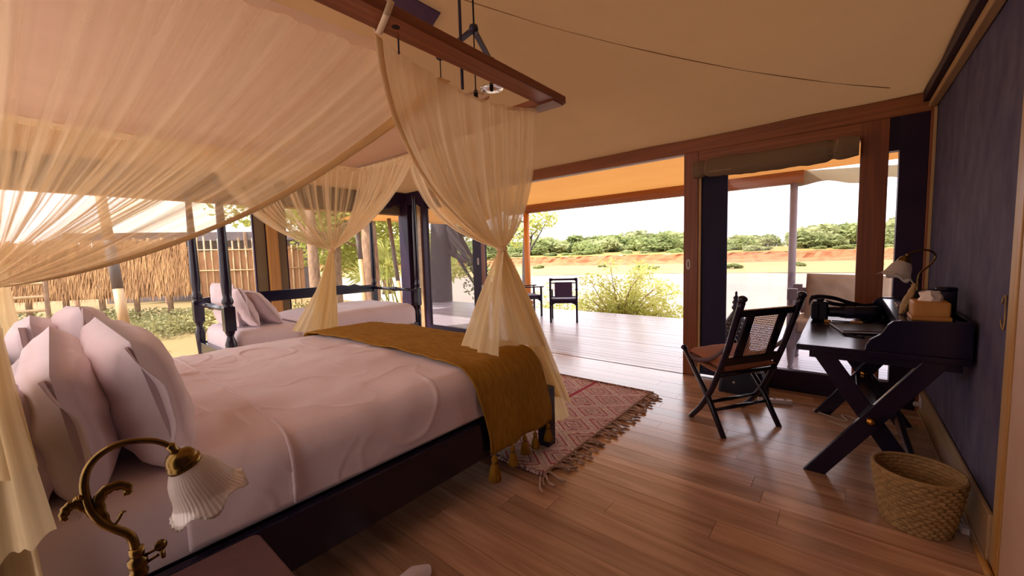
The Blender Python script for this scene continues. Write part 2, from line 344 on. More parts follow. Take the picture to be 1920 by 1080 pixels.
def spline(pts, n):
    """Catmull-Rom through pts"""
    P = [Vector(p) for p in pts]; P = [P[0]*2 - P[1]] + P + [P[-1]*2 - P[-2]]; out = []
    segs = len(P) - 3
    for i in range(n):
        t = i/(n-1)*segs; k = min(int(t), segs-1); t -= k; a, b, c, d = P[k:k+4]
        out.append(0.5*((2*b) + (c-a)*t + (2*a-5*b+4*c-d)*t*t + (3*b-a-3*c+d)*t*t*t))
    return out
def poly_at(pts, t):
    P = [Vector(p) for p in pts]; L = [0]
    for a, b in zip(P, P[1:]): L.append(L[-1] + (b-a).length)
    d = t*L[-1]
    for i in range(len(P)-1):
        if d <= L[i+1] or i == len(P)-2: return P[i].lerp(P[i+1], (d-L[i])/max(1e-9, L[i+1]-L[i]))

# ------------------------------------------------------------------ the room shell
XR, XL, YG, YB = 0.52, -6.25, 4.50, -1.0          # right wall, left wall, glass wall, back wall
def roof_z(x, y):
    d = max(0.0, min(XR - x, YG - y, x - XL)); return 2.50 + 0.03*d + 0.075*d*d if d < 2.6 else 2.50 + 0.078 + 0.507 + 0.42*(d-2.6)
fl = struct('floor', MB().box((XL-0.1, YB, -0.12), (XR+0.05, YG+0.10, -0.022)), 'darkwood_m')
P = 0.1446; y = 2.088 - P*22
random.seed(3)
while y < YG + 0.08:
    x = XL - random.uniform(0, 1.4)
    y1 = min(y + P, YG + 0.1)
    while x < XR:
        L = random.uniform(1.3, 2.6); a, b = max(x, XL-0.1), min(x+L, XR+0.04)
        if b - a > 0.05 and y1 - y > 0.02 and y > YB-0.1:
            dz = random.uniform(-0.0006, 0.0006)
            obj('plank', MB().box((a+0.0008, y+0.0012, -0.022), (b-0.0008, y1-0.0012, dz)), 'plank', fl)
        x += L
    y += P
# roof: canvas panel over the room
def rz(u, v):
    x = lerp(XL-0.15, XR+0.1, u); y = lerp(YB-0.1, YG+0.16, v); z = roof_z(x, y)
    return (x, y, z + 0.012*nz3(x*1.7, y*1.7) + 0.007*nz3(x*4+y*2.5, (y-x)*0.9)*max(0, nz3(x*0.8, y*0.8, 3)+0.2))
ce = struct('ceiling', MB().grid(rz, 90, 76), 'roof', smooth=True)
# hip seam and cross seam of the canvas, sewn welts
hip = [(XR-t, YG-t, roof_z(XR-t, YG-t)-0.004) for t in [0.3+0.1*i for i in range(24)]]
obj('seam', MB().tube(hip, 0.003, 6), 'roof', ce)
# dark mesh vent panel set in the canvas
vp = MB(); 
def vent(u, v):
    p = Vector((-2.20, 1.96, 0)).lerp(Vector((-2.78, 1.00, 0)), v) + Vector((-0.20, 0.06, 0))*u; return (p.x, p.y, roof_z(p.x, p.y) - 0.03)
obj('roof_vent', vp.grid(vent, 4, 12), 'plum_leather', ce, solid=0.01)
# unseen back wall behind the camera, its canvas shaped for fill light
def bw(x0, x1): return lambda u, v: (lerp(x0, x1, u), YB, lerp(0, roof_z(lerp(x0, x1, u), YB)+0.03, v))
struct('wall_back', MB().grid(bw(XL, -0.75), 40, 10), 'back')  # cream translucent part, lets sun through as added fill
struct('wall_back_fill_cut', MB().grid(bw(-0.75, XR), 12, 10), 'slate')  # unseen dark part, added to cut the fill on floor and desk
# right wall: slate canvas with skirting, trim and wardrobe door
def rw(u, v):
    y = lerp(YB, YG, u); z = lerp(0.0, 2.52, v); return (XR + 0.004*nz3(y*2, z*2), y, z)
struct('wall_right', MB().grid(rw, 60, 30), 'slate', smooth=True, solid=0.02)
struct('baseboard_right', MB().box((XR-0.028, 2.46, 0.0), (XR-0.012, YG-0.01, 0.222)).box((XR-0.034, 2.46, 0.0), (XR-0.028, YG-0.01, 0.03)), 'tan_skirt', bevel=0.004)
struct('baseboard_moulding', MB().tube([(XR-0.034, 2.36, 0.012), (XR-0.034, 2.62, 0.012)], 0.014, 8), 'honey', smooth=True)
struct('trim_1', MB().box((XR-0.06, YB, 2.385), (XR-0.012, YG, 2.432)), 'tan_trim', bevel=0.008)
struct('trim_2', MB().box((XR-0.09, YB, 2.436), (XR-0.012, YG, 2.53)), 'darkwood_m', bevel=0.004)
struct('trim_3', MB().tube([(XR-0.094, YB, 2.520), (XR-0.094, YG, 2.520)], 0.005, 6), 'white_plastic')
struct('trim_4', MB().box((XR-0.018, 2.405, 0.0), (XR-0.008, 2.455, 2.38)), 'tan_trim', bevel=0.004)
struct('trim_5', MB().box((XR-0.020, 2.352, 0.0), (XR-0.008, 2.402, 2.38)), 'honey', bevel=0.003)
dr = struct('door_1', MB().box((XR-0.022, 1.55, 0.01), (XR-0.008, 2.318, 2.36)), 'pinkdoor', bevel=0.003)
obj('door_panel', MB().box((XR-0.028, 1.66, 0.14), (XR-0.021, 2.262, 1.1)), 'pinkdoor', dr, bevel=0.004)
obj('door_panel', MB().box((XR-0.028, 1.66, 1.2), (XR-0.021, 2.262, 2.2)), 'pinkdoor', dr, bevel=0.004)
struct('door_gap_shade', MB().box((XR-0.012, 2.318, 0.0), (XR-0.008, 2.352, 2.38)), 'darkwood_m')  # dark strip standing in for the shade in the gap beside the door
# left wall: canvas band above the open side, corner post, pillar
def lw(u, v):
    y = lerp(YB, YG, u); z = lerp(2.14, 2.56, v); return (XL + 0.012*nz3(y*3, z*3), y, z)
struct('wall_left', MB().grid(lw, 50, 6), 'olive', smooth=True, solid=0.02)
struct('wall_left_rail', MB().box((XL-0.02, YB, 2.118), (XL+0.02, YG, 2.142)), 'tan_trim')
pl = struct('pillar', MB().box((XL-0.07, 2.17, 0), (XL+0.05, 2.30, 2.14)), 'honey', bevel=0.004)
obj('canvas_strip', MB().box((XL-0.05, 2.02, 0), (XL-0.02, 2.165, 2.14)), 'olive', pl)
obj('canvas_strip', MB().box((XL-0.05, 2.305, 0), (XL-0.02, 2.43, 2.14)), 'olive', pl)
obj('edge_strip', MB().box((XL-0.055, 2.005, 0), (XL-0.015, 2.022, 2.14)), 'darkwood_m', pl)
obj('edge_strip', MB().box((XL-0.055, 2.155, 0), (XL-0.015, 2.172, 2.14)), 'darkwood_m', pl)
obj('edge_strip', MB().box((XL-0.055, 2.425, 0), (XL-0.015, 2.44, 2.14)), 'darkwood_m', pl)
cp = struct('corner_post', MB().box((-6.29, 4.38, 0), (-6.02, 4.56, 2.36)), 'darkwood_m', bevel=0.008)
prof = [(0, 2.36), (0, 2.62), (-0.52, 2.62), (-0.52, 2.30), (-0.50, 2.225), (-0.46, 2.215), (-0.40, 2.235), (-0.34, 2.275), (-0.26, 2.30), (-0.16, 2.285), (-0.09, 2.295), (-0.05, 2.30)]
obj('corbel', MB().prism([(-6.22, 4.50+a, b) for a, b in prof], (0.14, 0, 0)), 'darkwood_m', cp, bevel=0.006)
obj('corbel', MB().prism([(-6.10-a, 4.40, b) for a, b in prof], (0, 0.12, 0)), 'darkwood_m', cp, bevel=0.006)
obj('base_rail', MB().box((XL-0.03, YB, 0.0), (XL+0.03, 4.38, 0.05)), 'darkwood_m', cp)

# glass wall: lintel, jamb, sliding leaf with screen, glazed leaf
struct('lintel', MB().box((XL-0.05, YG, 2.362), (XR, YG+0.14, 2.515)), 'redwood_h', bevel=0.006)
struct('lintel_gap_shade', MB().box((XL, YG-0.012, 2.508), (XR-0.09, YG+0.05, 2.540)), 'navy')  # dark strip added to paint in the shadow of the gap above the lintel
struct('lintel_track', MB().box((XL, YG+0.02, 2.345), (-1.33, YG+0.032, 2.362)).box((XL, YG+0.06, 2.350), (-1.33, YG+0.075, 2.362)), 'white_plastic')
struct('threshold', MB().box((XL, YG-0.004, -0.02), (XR, YG+0.008, 0.003)), 'darkwood_m')
jb = struct('door_2', MB().box((-1.335, YG, 0.0), (-1.19, YG+0.10, 2.362)), 'redwood', bevel=0.005)
def pull(x, yf, z, par):
    pts = [(x+0.020*math.copysign(abs(math.cos(t))**0.7, math.cos(t)), yf-0.004, z+0.055*math.copysign(abs(math.sin(t))**0.8, math.sin(t))) for t in np.linspace(0, 2*PI, 24)[:-1]]
    h = obj('recessed_handle', MB().prism(pts, (0, 0.006, 0)), 'white_plastic', par, label='pale oval recessed pull')
    pts = [(x+0.008*math.cos(t), yf-0.006, z+0.038*math.sin(t)) for t in np.linspace(0, 2*PI, 20)[:-1]]
    obj('recess', MB().prism(pts, (0, 0.006, 0)), 'redwood', h)
pull(-1.285, YG, 1.20, jb)
obj('edge_seal', MB().box((-1.19, YG+0.01, 0.0), (-1.165, YG+0.05, 2.22)), 'tan_trim', jb)
obj('screen_strip', MB().box((-1.165, YG+0.03, 0.02), (-0.925, YG+0.06, 2.20)), 'navy', jb, label='navy folded screen beside the jamb')
obj('top_rail', MB().box((-1.19, YG, 2.222), (0.085, YG+0.10, 2.362)), 'redwood_h', jb, bevel=0.005)
obj('stile', MB().box((0.075, YG, 0.0), (0.25, YG+0.10, 2.362)), 'redwood', jb, bevel=0.005)
obj('bottom_rail', MB().box((-0.93, YG+0.01, 0.0), (0.08, YG+0.09, 0.19)), 'darkwood_m', jb, bevel=0.005)
obj('pane', MB().box((-0.925, YG+0.045, 0.19), (0.075, YG+0.051, 2.222)), 'glass', jb)
w1 = struct('window_1', MB().box((0.312, YG, 0.0), (0.475, YG+0.12, 2.362)), 'darkwood_m', bevel=0.004)
obj('head_board', MB().box((0.25, YG+0.01, 2.10), (0.312, YG+0.1, 2.362)), 'darkwood_m', w1)
obj('pane', MB().box((0.25, YG+0.05, 0.2), (0.312, YG+0.055, 2.10)), 'glass', w1)
obj('foot_board', MB().box((0.25, YG+0.01, 0.0), (0.312, YG+0.1, 0.2)), 'darkwood_m', w1)
obj('edge_trim', MB().box((0.475, YG-0.02, 0.0), (0.506, YG+0.05, 2.38)), 'redwood', w1, bevel=0.004)
obj('edge_bead', MB().box((0.490, YG-0.035, 0.2), (0.506, YG-0.02, 2.38)), 'tan_trim', w1)
# left leaf: sliding insect-screen door
d3 = struct('door_3', MB().box((-4.55, YG+0.02, 0.0), (-4.29, YG+0.07, 2.345)), 'darkwood_m', bevel=0.004)
obj('stile_edge', MB().box((-4.35, YG+0.005, 0.0), (-4.28, YG+0.02, 2.345)), 'redwood', d3)
pull(-4.43, YG+0.02, 1.27, d3)
obj('latch', MB().box((-4.36, YG+0.0, 0.83), (-4.33, YG+0.02, 0.90)), 'white_plastic', d3, bevel=0.004)
obj('stile', MB().box((-5.80, YG+0.02, 0.0), (-5.66, YG+0.07, 2.345)), 'darkwood_m', d3, bevel=0.004)
obj('bottom_rail', MB().box((-5.66, YG+0.02, 0.0), (-4.55, YG+0.07, 0.155)), 'darkwood_m', d3, bevel=0.004)
obj('top_rail', MB().box((-5.66, YG+0.02, 2.20), (-4.55, YG+0.07, 2.345)), 'darkwood_m', d3, bevel=0.004)
obj('insect_screen', MB().box((-5.66, YG+0.043, 0.155), (-4.55, YG+0.046, 2.20)), 'netting', d3)
obj('frame_bead', MB().box((-5.90, YG-0.01, 0.0), (-5.80, YG+0.06, 2.36)), 'tan_skirt', d3, bevel=0.004)
obj('frame_post', MB().box((-6.02, YG-0.02, 0.0), (-5.905, YG+0.05, 2.36)), 'darkwood_m', d3, bevel=0.004)

# ------------------------------------------------------------------ the verandah
dk = struct('verandah_deck', MB().box((-9.6, YG+0.15, -0.16), (2.6, 8.2, -0.03)), 'darkwood_m')
y = YG + 0.11; random.seed(11)
while y < 8.2:
    x = -9.6
    xs = sorted([random.uniform(-6.5, -3.5), random.uniform(-1.6, 1.0)]); cuts = [-9.6] + xs + [2.6]
    for a, b in zip(cuts, cuts[1:]):
        obj('deck_board', MB().box((a+0.002, y+0.003, -0.03), (b-0.002, y+0.117, random.uniform(-0.003, -0.001))), 'deck', dk)
    y += 0.1205
bm = struct('verandah_beam', MB().tube([(-6.9, 8.2, 2.50), (-0.55, 8.2, 2.50)], 0.11, 14), 'redwood_h', smooth=True)
obj('post', MB().tube([(-6.28, 8.2, 0.0), (-6.28, 8.2, 2.42)], 0.075, 12), 'deckpost', bm, smooth=True)
obj('post', MB().tube([(-0.68, 8.2, 0.0), (-0.68, 8.2, 2.42)], 0.055, 12), 'grey_paint', bm, smooth=True)
def vr(u, v):
    x = lerp(-7.0, 1.6, u); y = lerp(YG+0.1, 8.28, v); return (x, y, 2.60 + 0.03*math.sin(v*PI) - 0.06*math.sin(v*PI)*abs(math.sin(x*1.1)))
vrf = struct('verandah_roof', MB().grid(vr, 50, 16), 'verandah_canvas', smooth=True)
def vl(u, v):
    x = lerp(-6.9, -0.6, u); s = abs(math.sin(x*1.35)); return (x, 8.28 + 0.10*v, 2.63 - v*(0.10 + 0.03*s))
obj('edge_flap', MB().grid(vl, 60, 3), 'verandah_canvas', vrf, smooth=True)
def vf(u, v):
    p = Vector((-0.66, 8.2, 2.60)).lerp(Vector((1.55, 9.5, 2.62)), u); return (p.x, p.y, p.z - v*(0.22 + 0.035*math.cos(u*18)))
obj('scalloped_flap', MB().grid(vf, 60, 4), 'olive', vrf, smooth=True)
def vs_(u, v):
    p = Vector((-6.9, 4.7, 2.62)).lerp(Vector((-8.6, 8.9, 2.25)), v); return (p.x + (1-u)*0 - u*0.0 + (1.7 if u == 0 else 0)*0, p.y, p.z)
# flysheet wing beyond the corner, held by leaning poles
def wing(u, v):
    a = Vector((-6.4, 4.3, 2.64)).lerp(Vector((-6.9, 8.3, 2.62)), v); b = Vector((-8.9, 4.6, 2.28)).lerp(Vector((-8.9, 8.6, 2.30)), v); p = a.lerp(b, u); return (p.x, p.y, p.z - 0.10*math.sin(u*PI))
obj('flysheet_wing', MB().grid(wing, 14, 16), 'verandah_canvas', vrf, smooth=True)

# ------------------------------------------------------------------ land: near ground, riverbed, far bank
nvec = Vector((-0.35, 0.937, 0))
def gnd(u, v):
    x = lerp(-46, 30, u); y = lerp(-20, 44, v); d = nvec.x*x + nvec.y*y
    st = 9.6 + max(0.0, -x-8.0)*0.42; k = min(1, max(0, (d-st)/7)); k = k*k*(3-2*k)
    return (x, y, -0.34 - 2.22*k + 0.05*nz3(x*0.4, y*0.4))
struct('near_ground', MB().grid(gnd, 110, 100), 'sand', smooth=True)
def riv(u, v):
    c = nvec*lerp(11, 74, v) + Vector((0.937, 0.35, 0))*lerp(-200, 200, u); return (c.x, c.y, -2.5 + 0.06*nz3(c.x*0.1, c.y*0.3))
struct('riverbed', MB().grid(riv, 60, 40), 'river', smooth=True)
def sbar(u, v):
    s = lerp(-240, 240, u); d = lerp(70 + 5*nz3(s*0.03, 1.5), 128, v); c = nvec*d + Vector((0.937, 0.35, 0))*s; return (c.x, c.y, -2.46 + 0.25*math.sin(v*PI*0.5)*(0.6+0.4*nz3(s*0.05, v*3)))
struct('sandbar', MB().grid(sbar, 80, 20), 'sandbar', smooth=True)
def bank_d(s): return 124.0 + 6.0*nz3(s*0.018, 3.1) + 1.6*nz3(s*0.12, 9.1)
def cliff(u, v):
    s = lerp(-260, 260, u); d = bank_d(s); h = [-2.6, -1.9, -1.3, -0.2, 0.42][int(round(v*4))]; o = [-4.5, -1.8, 0.2, 0.7, 1.0][int(round(v*4))]
    c = nvec*(d + o + 0.9*nz3(s*0.45, v*4, 2)) + Vector((0.937, 0.35, 0))*s; return (c.x, c.y, h + 0.22*nz3(s*0.3, v*3))
struct('river_cliff', MB().grid(cliff, 420, 4), 'cliff')
def fb(u, v):
    s = lerp(-260, 260, u); d = bank_d(s) + 1.0 + v*v*160; c = nvec*d + Vector((0.937, 0.35, 0))*s; return (c.x, c.y, 0.38 + 1.6*min(1, v*1.6) + 0.15*nz3(s*0.2, v*9))
struct('far_bank', MB().grid(fb, 160, 30), 'bank_grass', smooth=True)

# ------------------------------------------------------------------ the big bed
BX0, BX1, BY0, BY1 = -3.68, -1.60, -0.10, 2.14       # mattress
bed = thing('platform_bed', 'large low bed with dark wooden frame under the net canopy', 'bed', (-2.64, 1.05, 0))
obj('side_rail', MB().box((-1.600, BY0, 0.200), (-1.545, 2.20, 0.415)).box((-1.625, BY0, 0.40), (-1.575, 2.20, 0.415)), 'darkwood', bed, bevel=0.006)
obj('side_rail', MB().box((-3.74, BY0, 0.200), (-3.685, 2.20, 0.415)), 'darkwood', bed, bevel=0.006)
obj('foot_rail', MB().box((-3.70, 2.20, 0.200), (-1.58, 2.255, 0.415)), 'darkwood', bed, bevel=0.006)
for lx in (-1.585, -3.70):
    for ly in (2.245, -0.08):
        obj('leg', MB().box((lx-0.045, ly-0.045, 0.0), (lx+0.045, ly+0.045, 0.43)), 'darkwood', bed, bevel=0.006)
obj('slat_base', MB().box((-3.68, BY0, 0.33), (-1.60, 2.20, 0.40)), 'darkwood_m', bed)
obj('headboard', MB().box((-3.74, -0.17, 0.2), (-1.54, -0.12, 1.02)), 'darkwood', bed, bevel=0.01)
def wrap(x, y, x0, x1, y0, y1, z, r, off=0.0):
    """flat cloth coordinates -> draped over a mattress with rounded edges at x0, x1 and y1"""
    dx = (x - (x1-r)) if x > x1-r else ((x0+r) - x if x < x0+r else 0); sx = 1 if x > (x0+x1)/2 else -1
    dy = (y - (y1-r)) if y > y1-r else 0
    d = math.hypot(dx, dy)
    if d < 1e-9: return Vector((x, y, z+off))
    ux, uy = dx/d*sx, dy/d; R = r + off
    a = min(d/r, PI/2); out = R*math.sin(a); drop = R*(1-math.cos(a)) + max(0, d - r*PI/2)
    bx = x if dx == 0 else (x1-r if sx > 0 else x0+r); by = y if dy == 0 else y1-r
    return Vector((bx + ux*out, by + uy*out, z + off - drop))
def crown(x, y):
    u = (x-BX0)/(BX1-BX0); return 0.025*math.sin(max(0, min(1, u))*PI)
mt = MB()
def matf(u, v):
    x = lerp(BX0-0.22, BX1+0.22, u); y = lerp(BY0+0.02, BY1-0.01+0.2, v); p = wrap(x, y, BX0, BX1, 0, BY1-0.03, 0.672, 0.08); p.z += crown(x, y)*0.8; return p
ma = obj('mattress', mt.grid(matf, 60, 40), 'sheet', bed, smooth=True, label='white mattress in a fitted sheet')
obj('mattress_core', MB().box((BX0+0.012, BY0, 0.40), (BX1-0.012, BY1-0.05, 0.645)), 'sheet', ma, bevel=0.03)
# duvet
def wrinkle(x, y):
    a = 0.014*nz3(x*2.2, y*2.2, 1.7) + 0.008*nz3(x*6+y*3, y*7, 4.2)
    rid = abs(nz3(x*3.1+0.6*nz3(x*4, y*4), y*3.1, 8.8)); a += 0.016*max(0, 0.07-rid)/0.07*(0.25+1.6*max(0, nz3(x*1.6, y*1.6, 5)))
    rid = abs(nz3(x*6.0-y*2.0+0.5*nz3(x*5, y*5, 2), y*5.0+x*2, 3.8)); a += 0.008*max(0, 0.06-rid)/0.06*max(0, nz3(x*1.2+5, y*1.2, 9))*2
    return a
def duv(y0, y1, off, dropx, dropy, amp=1.0):
    def f(u, v):
        x = lerp(BX0-dropx, BX1+0.012+dropx, u); y = lerp(y0, y1+dropy, v)
        p = wrap(x, y, BX0-0.012, BX1+0.012, 0, BY1+0.012, 0.688, 0.10, off); q = wrinkle(x, y)*amp
        p.z += crown(x, y) + q*(1 if BX0 < x < BX1-0.05 else 0.15)
        if x > BX1-0.05: p.x += q*0.9
        return p
    return f
dv = thing('duvet', 'wrinkled white duvet spread over the large bed', 'bedding', (-2.64, 1.05, 0.42))
obj('cover', MB().grid(duv(0.26, BY1, 0.006, 0.21, 0.19), 230, 200), 'duvet', dv, smooth=True, solid=0.010)
obj('folded_top', MB().grid(duv(0.255, 0.575, 0.022, 0.20, 0.0, 1.2), 150, 26), 'duvet', dv, smooth=True, solid=0.012, label='turned-down top band of the duvet')
def hemroll(t):
    return duv(0.575, 0.575, 0.024, 0.20, 0, 1.2)(t, 0)
obj('fold_edge', MB().tube([hemroll(t) for t in np.linspace(0, 1, 90)], 0.009, 8), 'duvet', dv, smooth=True)
# throw with tassels
th = thing('bed_throw', 'mustard linen throw with tassels across the foot of the bed', 'throw', (-2.6, 1.85, 0.22))
def thr(u, v):
    x = lerp(-3.82, BX1+0.44, u); y = lerp(1.52, 2.135, v) + (0.075 if x > BX1 else 0)*min(1, max(0, (x-BX1)/0.35)) + 0.018*nz3(x*1.5, v*2)
    p = wrap(x, y, BX0-0.012, BX1+0.012, 0, 9, 0.688, 0.10, 0.042); p.z += crown(x, y) + 0.012*nz3(x*2.5, y*7, 2) + 0.008*nz3(x*8, y*5, 6)
    if x > BX1+0.02:
        k = min(1, (x-BX1)/0.3); p.x += k*(0.010*nz3(y*6, 3.3, x) + 0.035 + 0.008*math.sin(y*22)); 
    return p
tw = obj('cloth', MB().grid(thr, 150, 44), 'mustard', th, smooth=True, solid=0.007)
obj('hem_edge', MB().tube([thr(u, 0.0) + Vector((0, 0, 0.003)) for u in np.linspace(0, 1, 90)], 0.006, 6), 'mustard', th, smooth=True)
def tassel(p, L, par):
    p = Vector(p); r = L*0.22
    t = obj('tassel', MB().tube([p + Vector((0, 0, 0.03)), p - Vector((0, 0, L*0.12))], 0.004, 6).lathe([(0.004, 0), (r*0.42, -L*0.08), (r*0.55, -L*0.18), (r*0.40, -L*0.30), (r*0.62, -L*0.45), (r*0.95, -L*0.8), (r*1.05, -L), (r*0.2, -L*1.01)], p, n=26, wob=lambda a, th_, rr, h: (rr*(1+0.13*math.cos(th_*13)), h + (0.006*math.cos(th_*13+1) if a > 0.7 else 0))), 'mustard', par, smooth=True)
    obj('tassel_band', MB().lathe([(r*0.44, -L*0.27), (r*0.50, -L*0.30), (r*0.44, -L*0.33)], p, n=12), 'brass', t)
for v_, L in ((0.03, 0.15), (0.27, 0.12), (0.52, 0.12), (0.66, 0.11), (0.90, 0.12)):
    e = thr(1.0, v_); tassel((e.x+0.004, e.y, e.z-0.005), L, th)
# pillows
def pillow(name, loc, w, h, t, ry, rx, rz_, label, group, seed, m='pillow', cuff=True):
    o = bpy.data.objects.new(name, None); COL.objects.link(o); o.location = loc; o.rotation_euler = (rx, ry, rz_); tag(o, label, 'pillow', group)
    def side(sg):
        def f(u, v):
            a, b = u*2-1, v*2-1
            ed = (max(0, 1-abs(a)**2.6)*max(0, 1-abs(b)**2.6))**0.42
            pin = 1 - 0.07*(1-abs(b)**2)*abs(a)**3; pin2 = 1 - 0.10*(1-abs(a)**2)*abs(b)**3
            wr = 0.012*nz3(a*2.2+seed, b*2.2, sg) + 0.010*nz3(a*5+seed, b*3, sg*3)*(1-ed*0.4) + 0.008*(abs(nz3(a*2+seed*2, b*4.5, 5*sg))-0.2)
            x = a*w/2*pin2; z = b*h/2*pin
            return Vector((x, sg*(t/2*ed + wr*min(1, ed*3)) , z + h/2))
        return f
    body = obj('case', MB().grid(side(1), 34, 26).grid(side(-1), 34, 26), m, o, smooth=True, local=True)
    mm = body.modifiers.new('weld', 'WELD'); mm.merge_threshold = 0.002
    if cuff:
        def cf(u, v):
            b = u*2-1; a = 1.0 + 0.10*v
            return Vector(((0.93+0.13*v)*w/2, (0.01+0.035*v)*math.sin(b*2.5+seed)*0.8 + 0.004*math.sin(u*19+seed)*v, (b*(0.93+0.04*v))*h/2 + h/2 ))
        obj('case_opening', MB().grid(cf, 40, 5), m, o, smooth=True, local=True, solid=0.003)
    return o
pillow('pillow', (-2.00, 0.265, 0.690), 0.70, 0.46, 0.23, 0.04, 0.22, 0.03, 'plump white pillow at the front, nearest the bedside lamp', 'pillows on the large bed', 1.3)
pillow('pillow', (-2.84, 0.215, 0.695), 0.70, 0.48, 0.22, -0.05, 0.20, 0.02, 'white pillow standing behind the front pillow, its top corner peaked', 'pillows on the large bed', 4.1)
pillow('pillow', (-1.98, 0.075, 0.690), 0.70, 0.42, 0.20, 0.10, 0.12, -0.03, 'big white pillow slumped against the net tail at the left edge', 'pillows on the large bed', 7.7)
pillow('pillow', (-2.86, 0.03, 0.695), 0.70, 0.43, 0.20, -0.02, 0.10, 0.0, 'white pillow at the far back by the head of the bed', 'pillows on the large bed', 2.6)
pillow('pillow', (-1.99, -0.03, 0.690), 0.68, 0.34, 0.12, 0.0, 0.05, 0.0, 'shaded bluish pillow tucked behind the slumped one', 'pillows on the large bed', 9.2, cuff=False)

# ------------------------------------------------------------------ canopy frame, net
cf = thing('canopy_frame', 'varnished plank frame hung from the roof above the large bed', 'canopy frame', (-2.64, 1.0, 2.28))
bmR = obj('plank', MB().box((-1.505, -0.4, 2.285), (-1.375, 2.235, 2.332)), 'redwood_y', cf, bevel=0.005)
obj('plank', MB().box((-3.90, -0.4, 2.285), (-3.77, 2.235, 2.332)), 'redwood_y', cf, bevel=0.005)
obj('plank', MB().box((-3.90, 2.105, 2.275), (-1.385, 2.225, 2.322)), 'redwood_h', cf, bevel=0.005)
obj('plank', MB().box((-3.90, -0.35, 2.275), (-1.385, -0.23, 2.322)), 'redwood_h', cf, bevel=0.005)
obj('peg_hole', MB().lathe([(0.014, 0), (0.014, 0.002)], (-1.405, 2.185, 2.2835), n=14), 'black', bmR)
obj('peg_hole', MB().lathe([(0.016, 0), (0.016, 0.002)], (-1.43, 1.03, 2.2835), n=14), 'black', bmR)
obj('corner_slot', MB().box((-1.52, 2.135, 2.2825), (-1.455, 2.165, 2.2845)), 'black', bmR)
obj('hanging_rod', MB().tube([(-1.525, 1.485, 2.20), (-1.525, 1.485, 2.86)], 0.008, 8), 'blackmetal', cf)
obj('hanging_rod', MB().tube([(-3.80, 1.485, 2.25), (-3.80, 1.485, 2.92)], 0.008, 8), 'blackmetal', cf)
obj('eye_bolt', MB().tube([(-1.50, 1.09, 2.225), (-1.50, 1.09, 2.285)], 0.004, 8), 'blackmetal', cf)
# strap round the plank
stp = [(-1.372, 0.95, 2.278), (-1.368, 0.97, 2.336), (-1.44, 0.985, 2.340), (-1.512, 1.0, 2.336), (-1.512, 1.0, 2.278), (-1.44, 0.975, 2.276), (-1.372, 0.95, 2.278)]
def strap(pts, wv, name, par, m='cream_strap'):
    mb = MB(); P_ = spline(pts, 40); w = Vector(wv)/2
    mb.grid(lambda u, v: P_[min(39, int(round(v*39)))] + w*(u*2-1), 2, 39); return obj(name, mb, m, par, smooth=True, solid=0.003)
net = thing('mosquito_net', 'cream mosquito net draped from the canopy and tied at the corners', 'mosquito net', (-2.64, 1.0, 0.7))
strap(stp, (0, 0.028, 0), 'strap', net)
strap([(-1.45, 0.985, 2.34), (-1.46, 0.93, 2.40), (-1.48, 0.88, 2.46)], (0, 0.02, 0.01), 'strap', net)
ZT = 2.255
def topf(u, v):
    x = lerp(-1.53, -3.80, u); y = lerp(-0.2, 2.17, v); e = 4*u*(1-u)*4*v*(1-v)
    sg = 0.085*math.sin(PI*max(0, min(1, (2.14-y)/1.155))) if y > 0.985 else 0.02*math.sin(PI*max(0, min(1, (y+0.22)/1.2)))
    return (x, y, ZT - sg*max(0, 1-u*5) - 0.05*e + 0.012*nz3(x*1.2, y*2.0) + 0.007*nz3(x*1.0+9, y*8))
obj('net_ceiling', MB().grid(topf, 70, 70), 'net_top', net, smooth=True)
V3 = Vector
def fan(name, top, c0, c1, T, m, pleats, amp, seed, ns=170, nt=46, rad=0.035, pw=1.0, ph=0.0, fade=0.25):
    """cloth from the edge polyline `top` gathered into the tie T; control point slides from c0 to c1 along the edge"""
    c0, c1, T = V3(c0), V3(c1), V3(T)
    e0, e1 = V3(top[0]), V3(top[-1]); along = (e1-e0).normalized()
    nrm = along.cross(V3((0, 0, 1))).normalized()
    ph_ = [seed*3.1 + 2.0*nz3(i*0.13, seed) for i in range(ns+1)]
    def f(u, v):
        p = poly_at(top, u); c = c0.lerp(c1, u**pw); b = T + along*(u-0.5)*rad*1.6
        q = bez(p, c, b, v)
        i = int(round(u*ns)); k = math.sin(2*PI*pleats*u + 3.0*nz3(u*4, seed, 0.3)) + 0.6*math.sin(2*PI*pleats*2.3*u + 5*nz3(u*6, seed+5))
        env = amp*(fade + (1-fade)*math.sin(min(1, v*1.25+0.08)*PI*0.5))*(1-v)**0.35*min(1.0, 8*min(u+0.02, 1.02-u))
        if v > 0.9: env *= max(0.25, (1-v)/0.1)
        q = q + nrm*k*env
        q.z += 0.010*nz3(u*9, v*5, seed)*(1-v)*v*4
        return q
    mb = MB(); mb.grid(f, ns, nt); return obj(name, mb, m, net, smooth=True), f
TFR, TFL, THR, THL = (-1.63, 1.87, 1.392), (-3.86, 1.905, 1.447), (-1.62, -0.085, 1.305), (-3.86, -0.10, 1.40)
def sag(a, b, d, n=12): return [V3(a).lerp(V3(b), i/n) - V3((0, 0, d*math.sin(PI*i/n))) for i in range(n+1)]
FRc, FLc, HRc, HLc = (-1.535, 2.14, 2.275), (-3.78, 2.19, 2.255), (-1.54, -0.22, 2.27), (-3.79, -0.22, 2.25)
mid = (-1.515, 0.985, 2.27)
_, fR = fan('curtain', sag(FRc, mid, 0.085), (-1.56, 2.16, 1.62), (-1.555, 1.035, 1.66), TFR, 'net', 9, 0.016, 1.0)
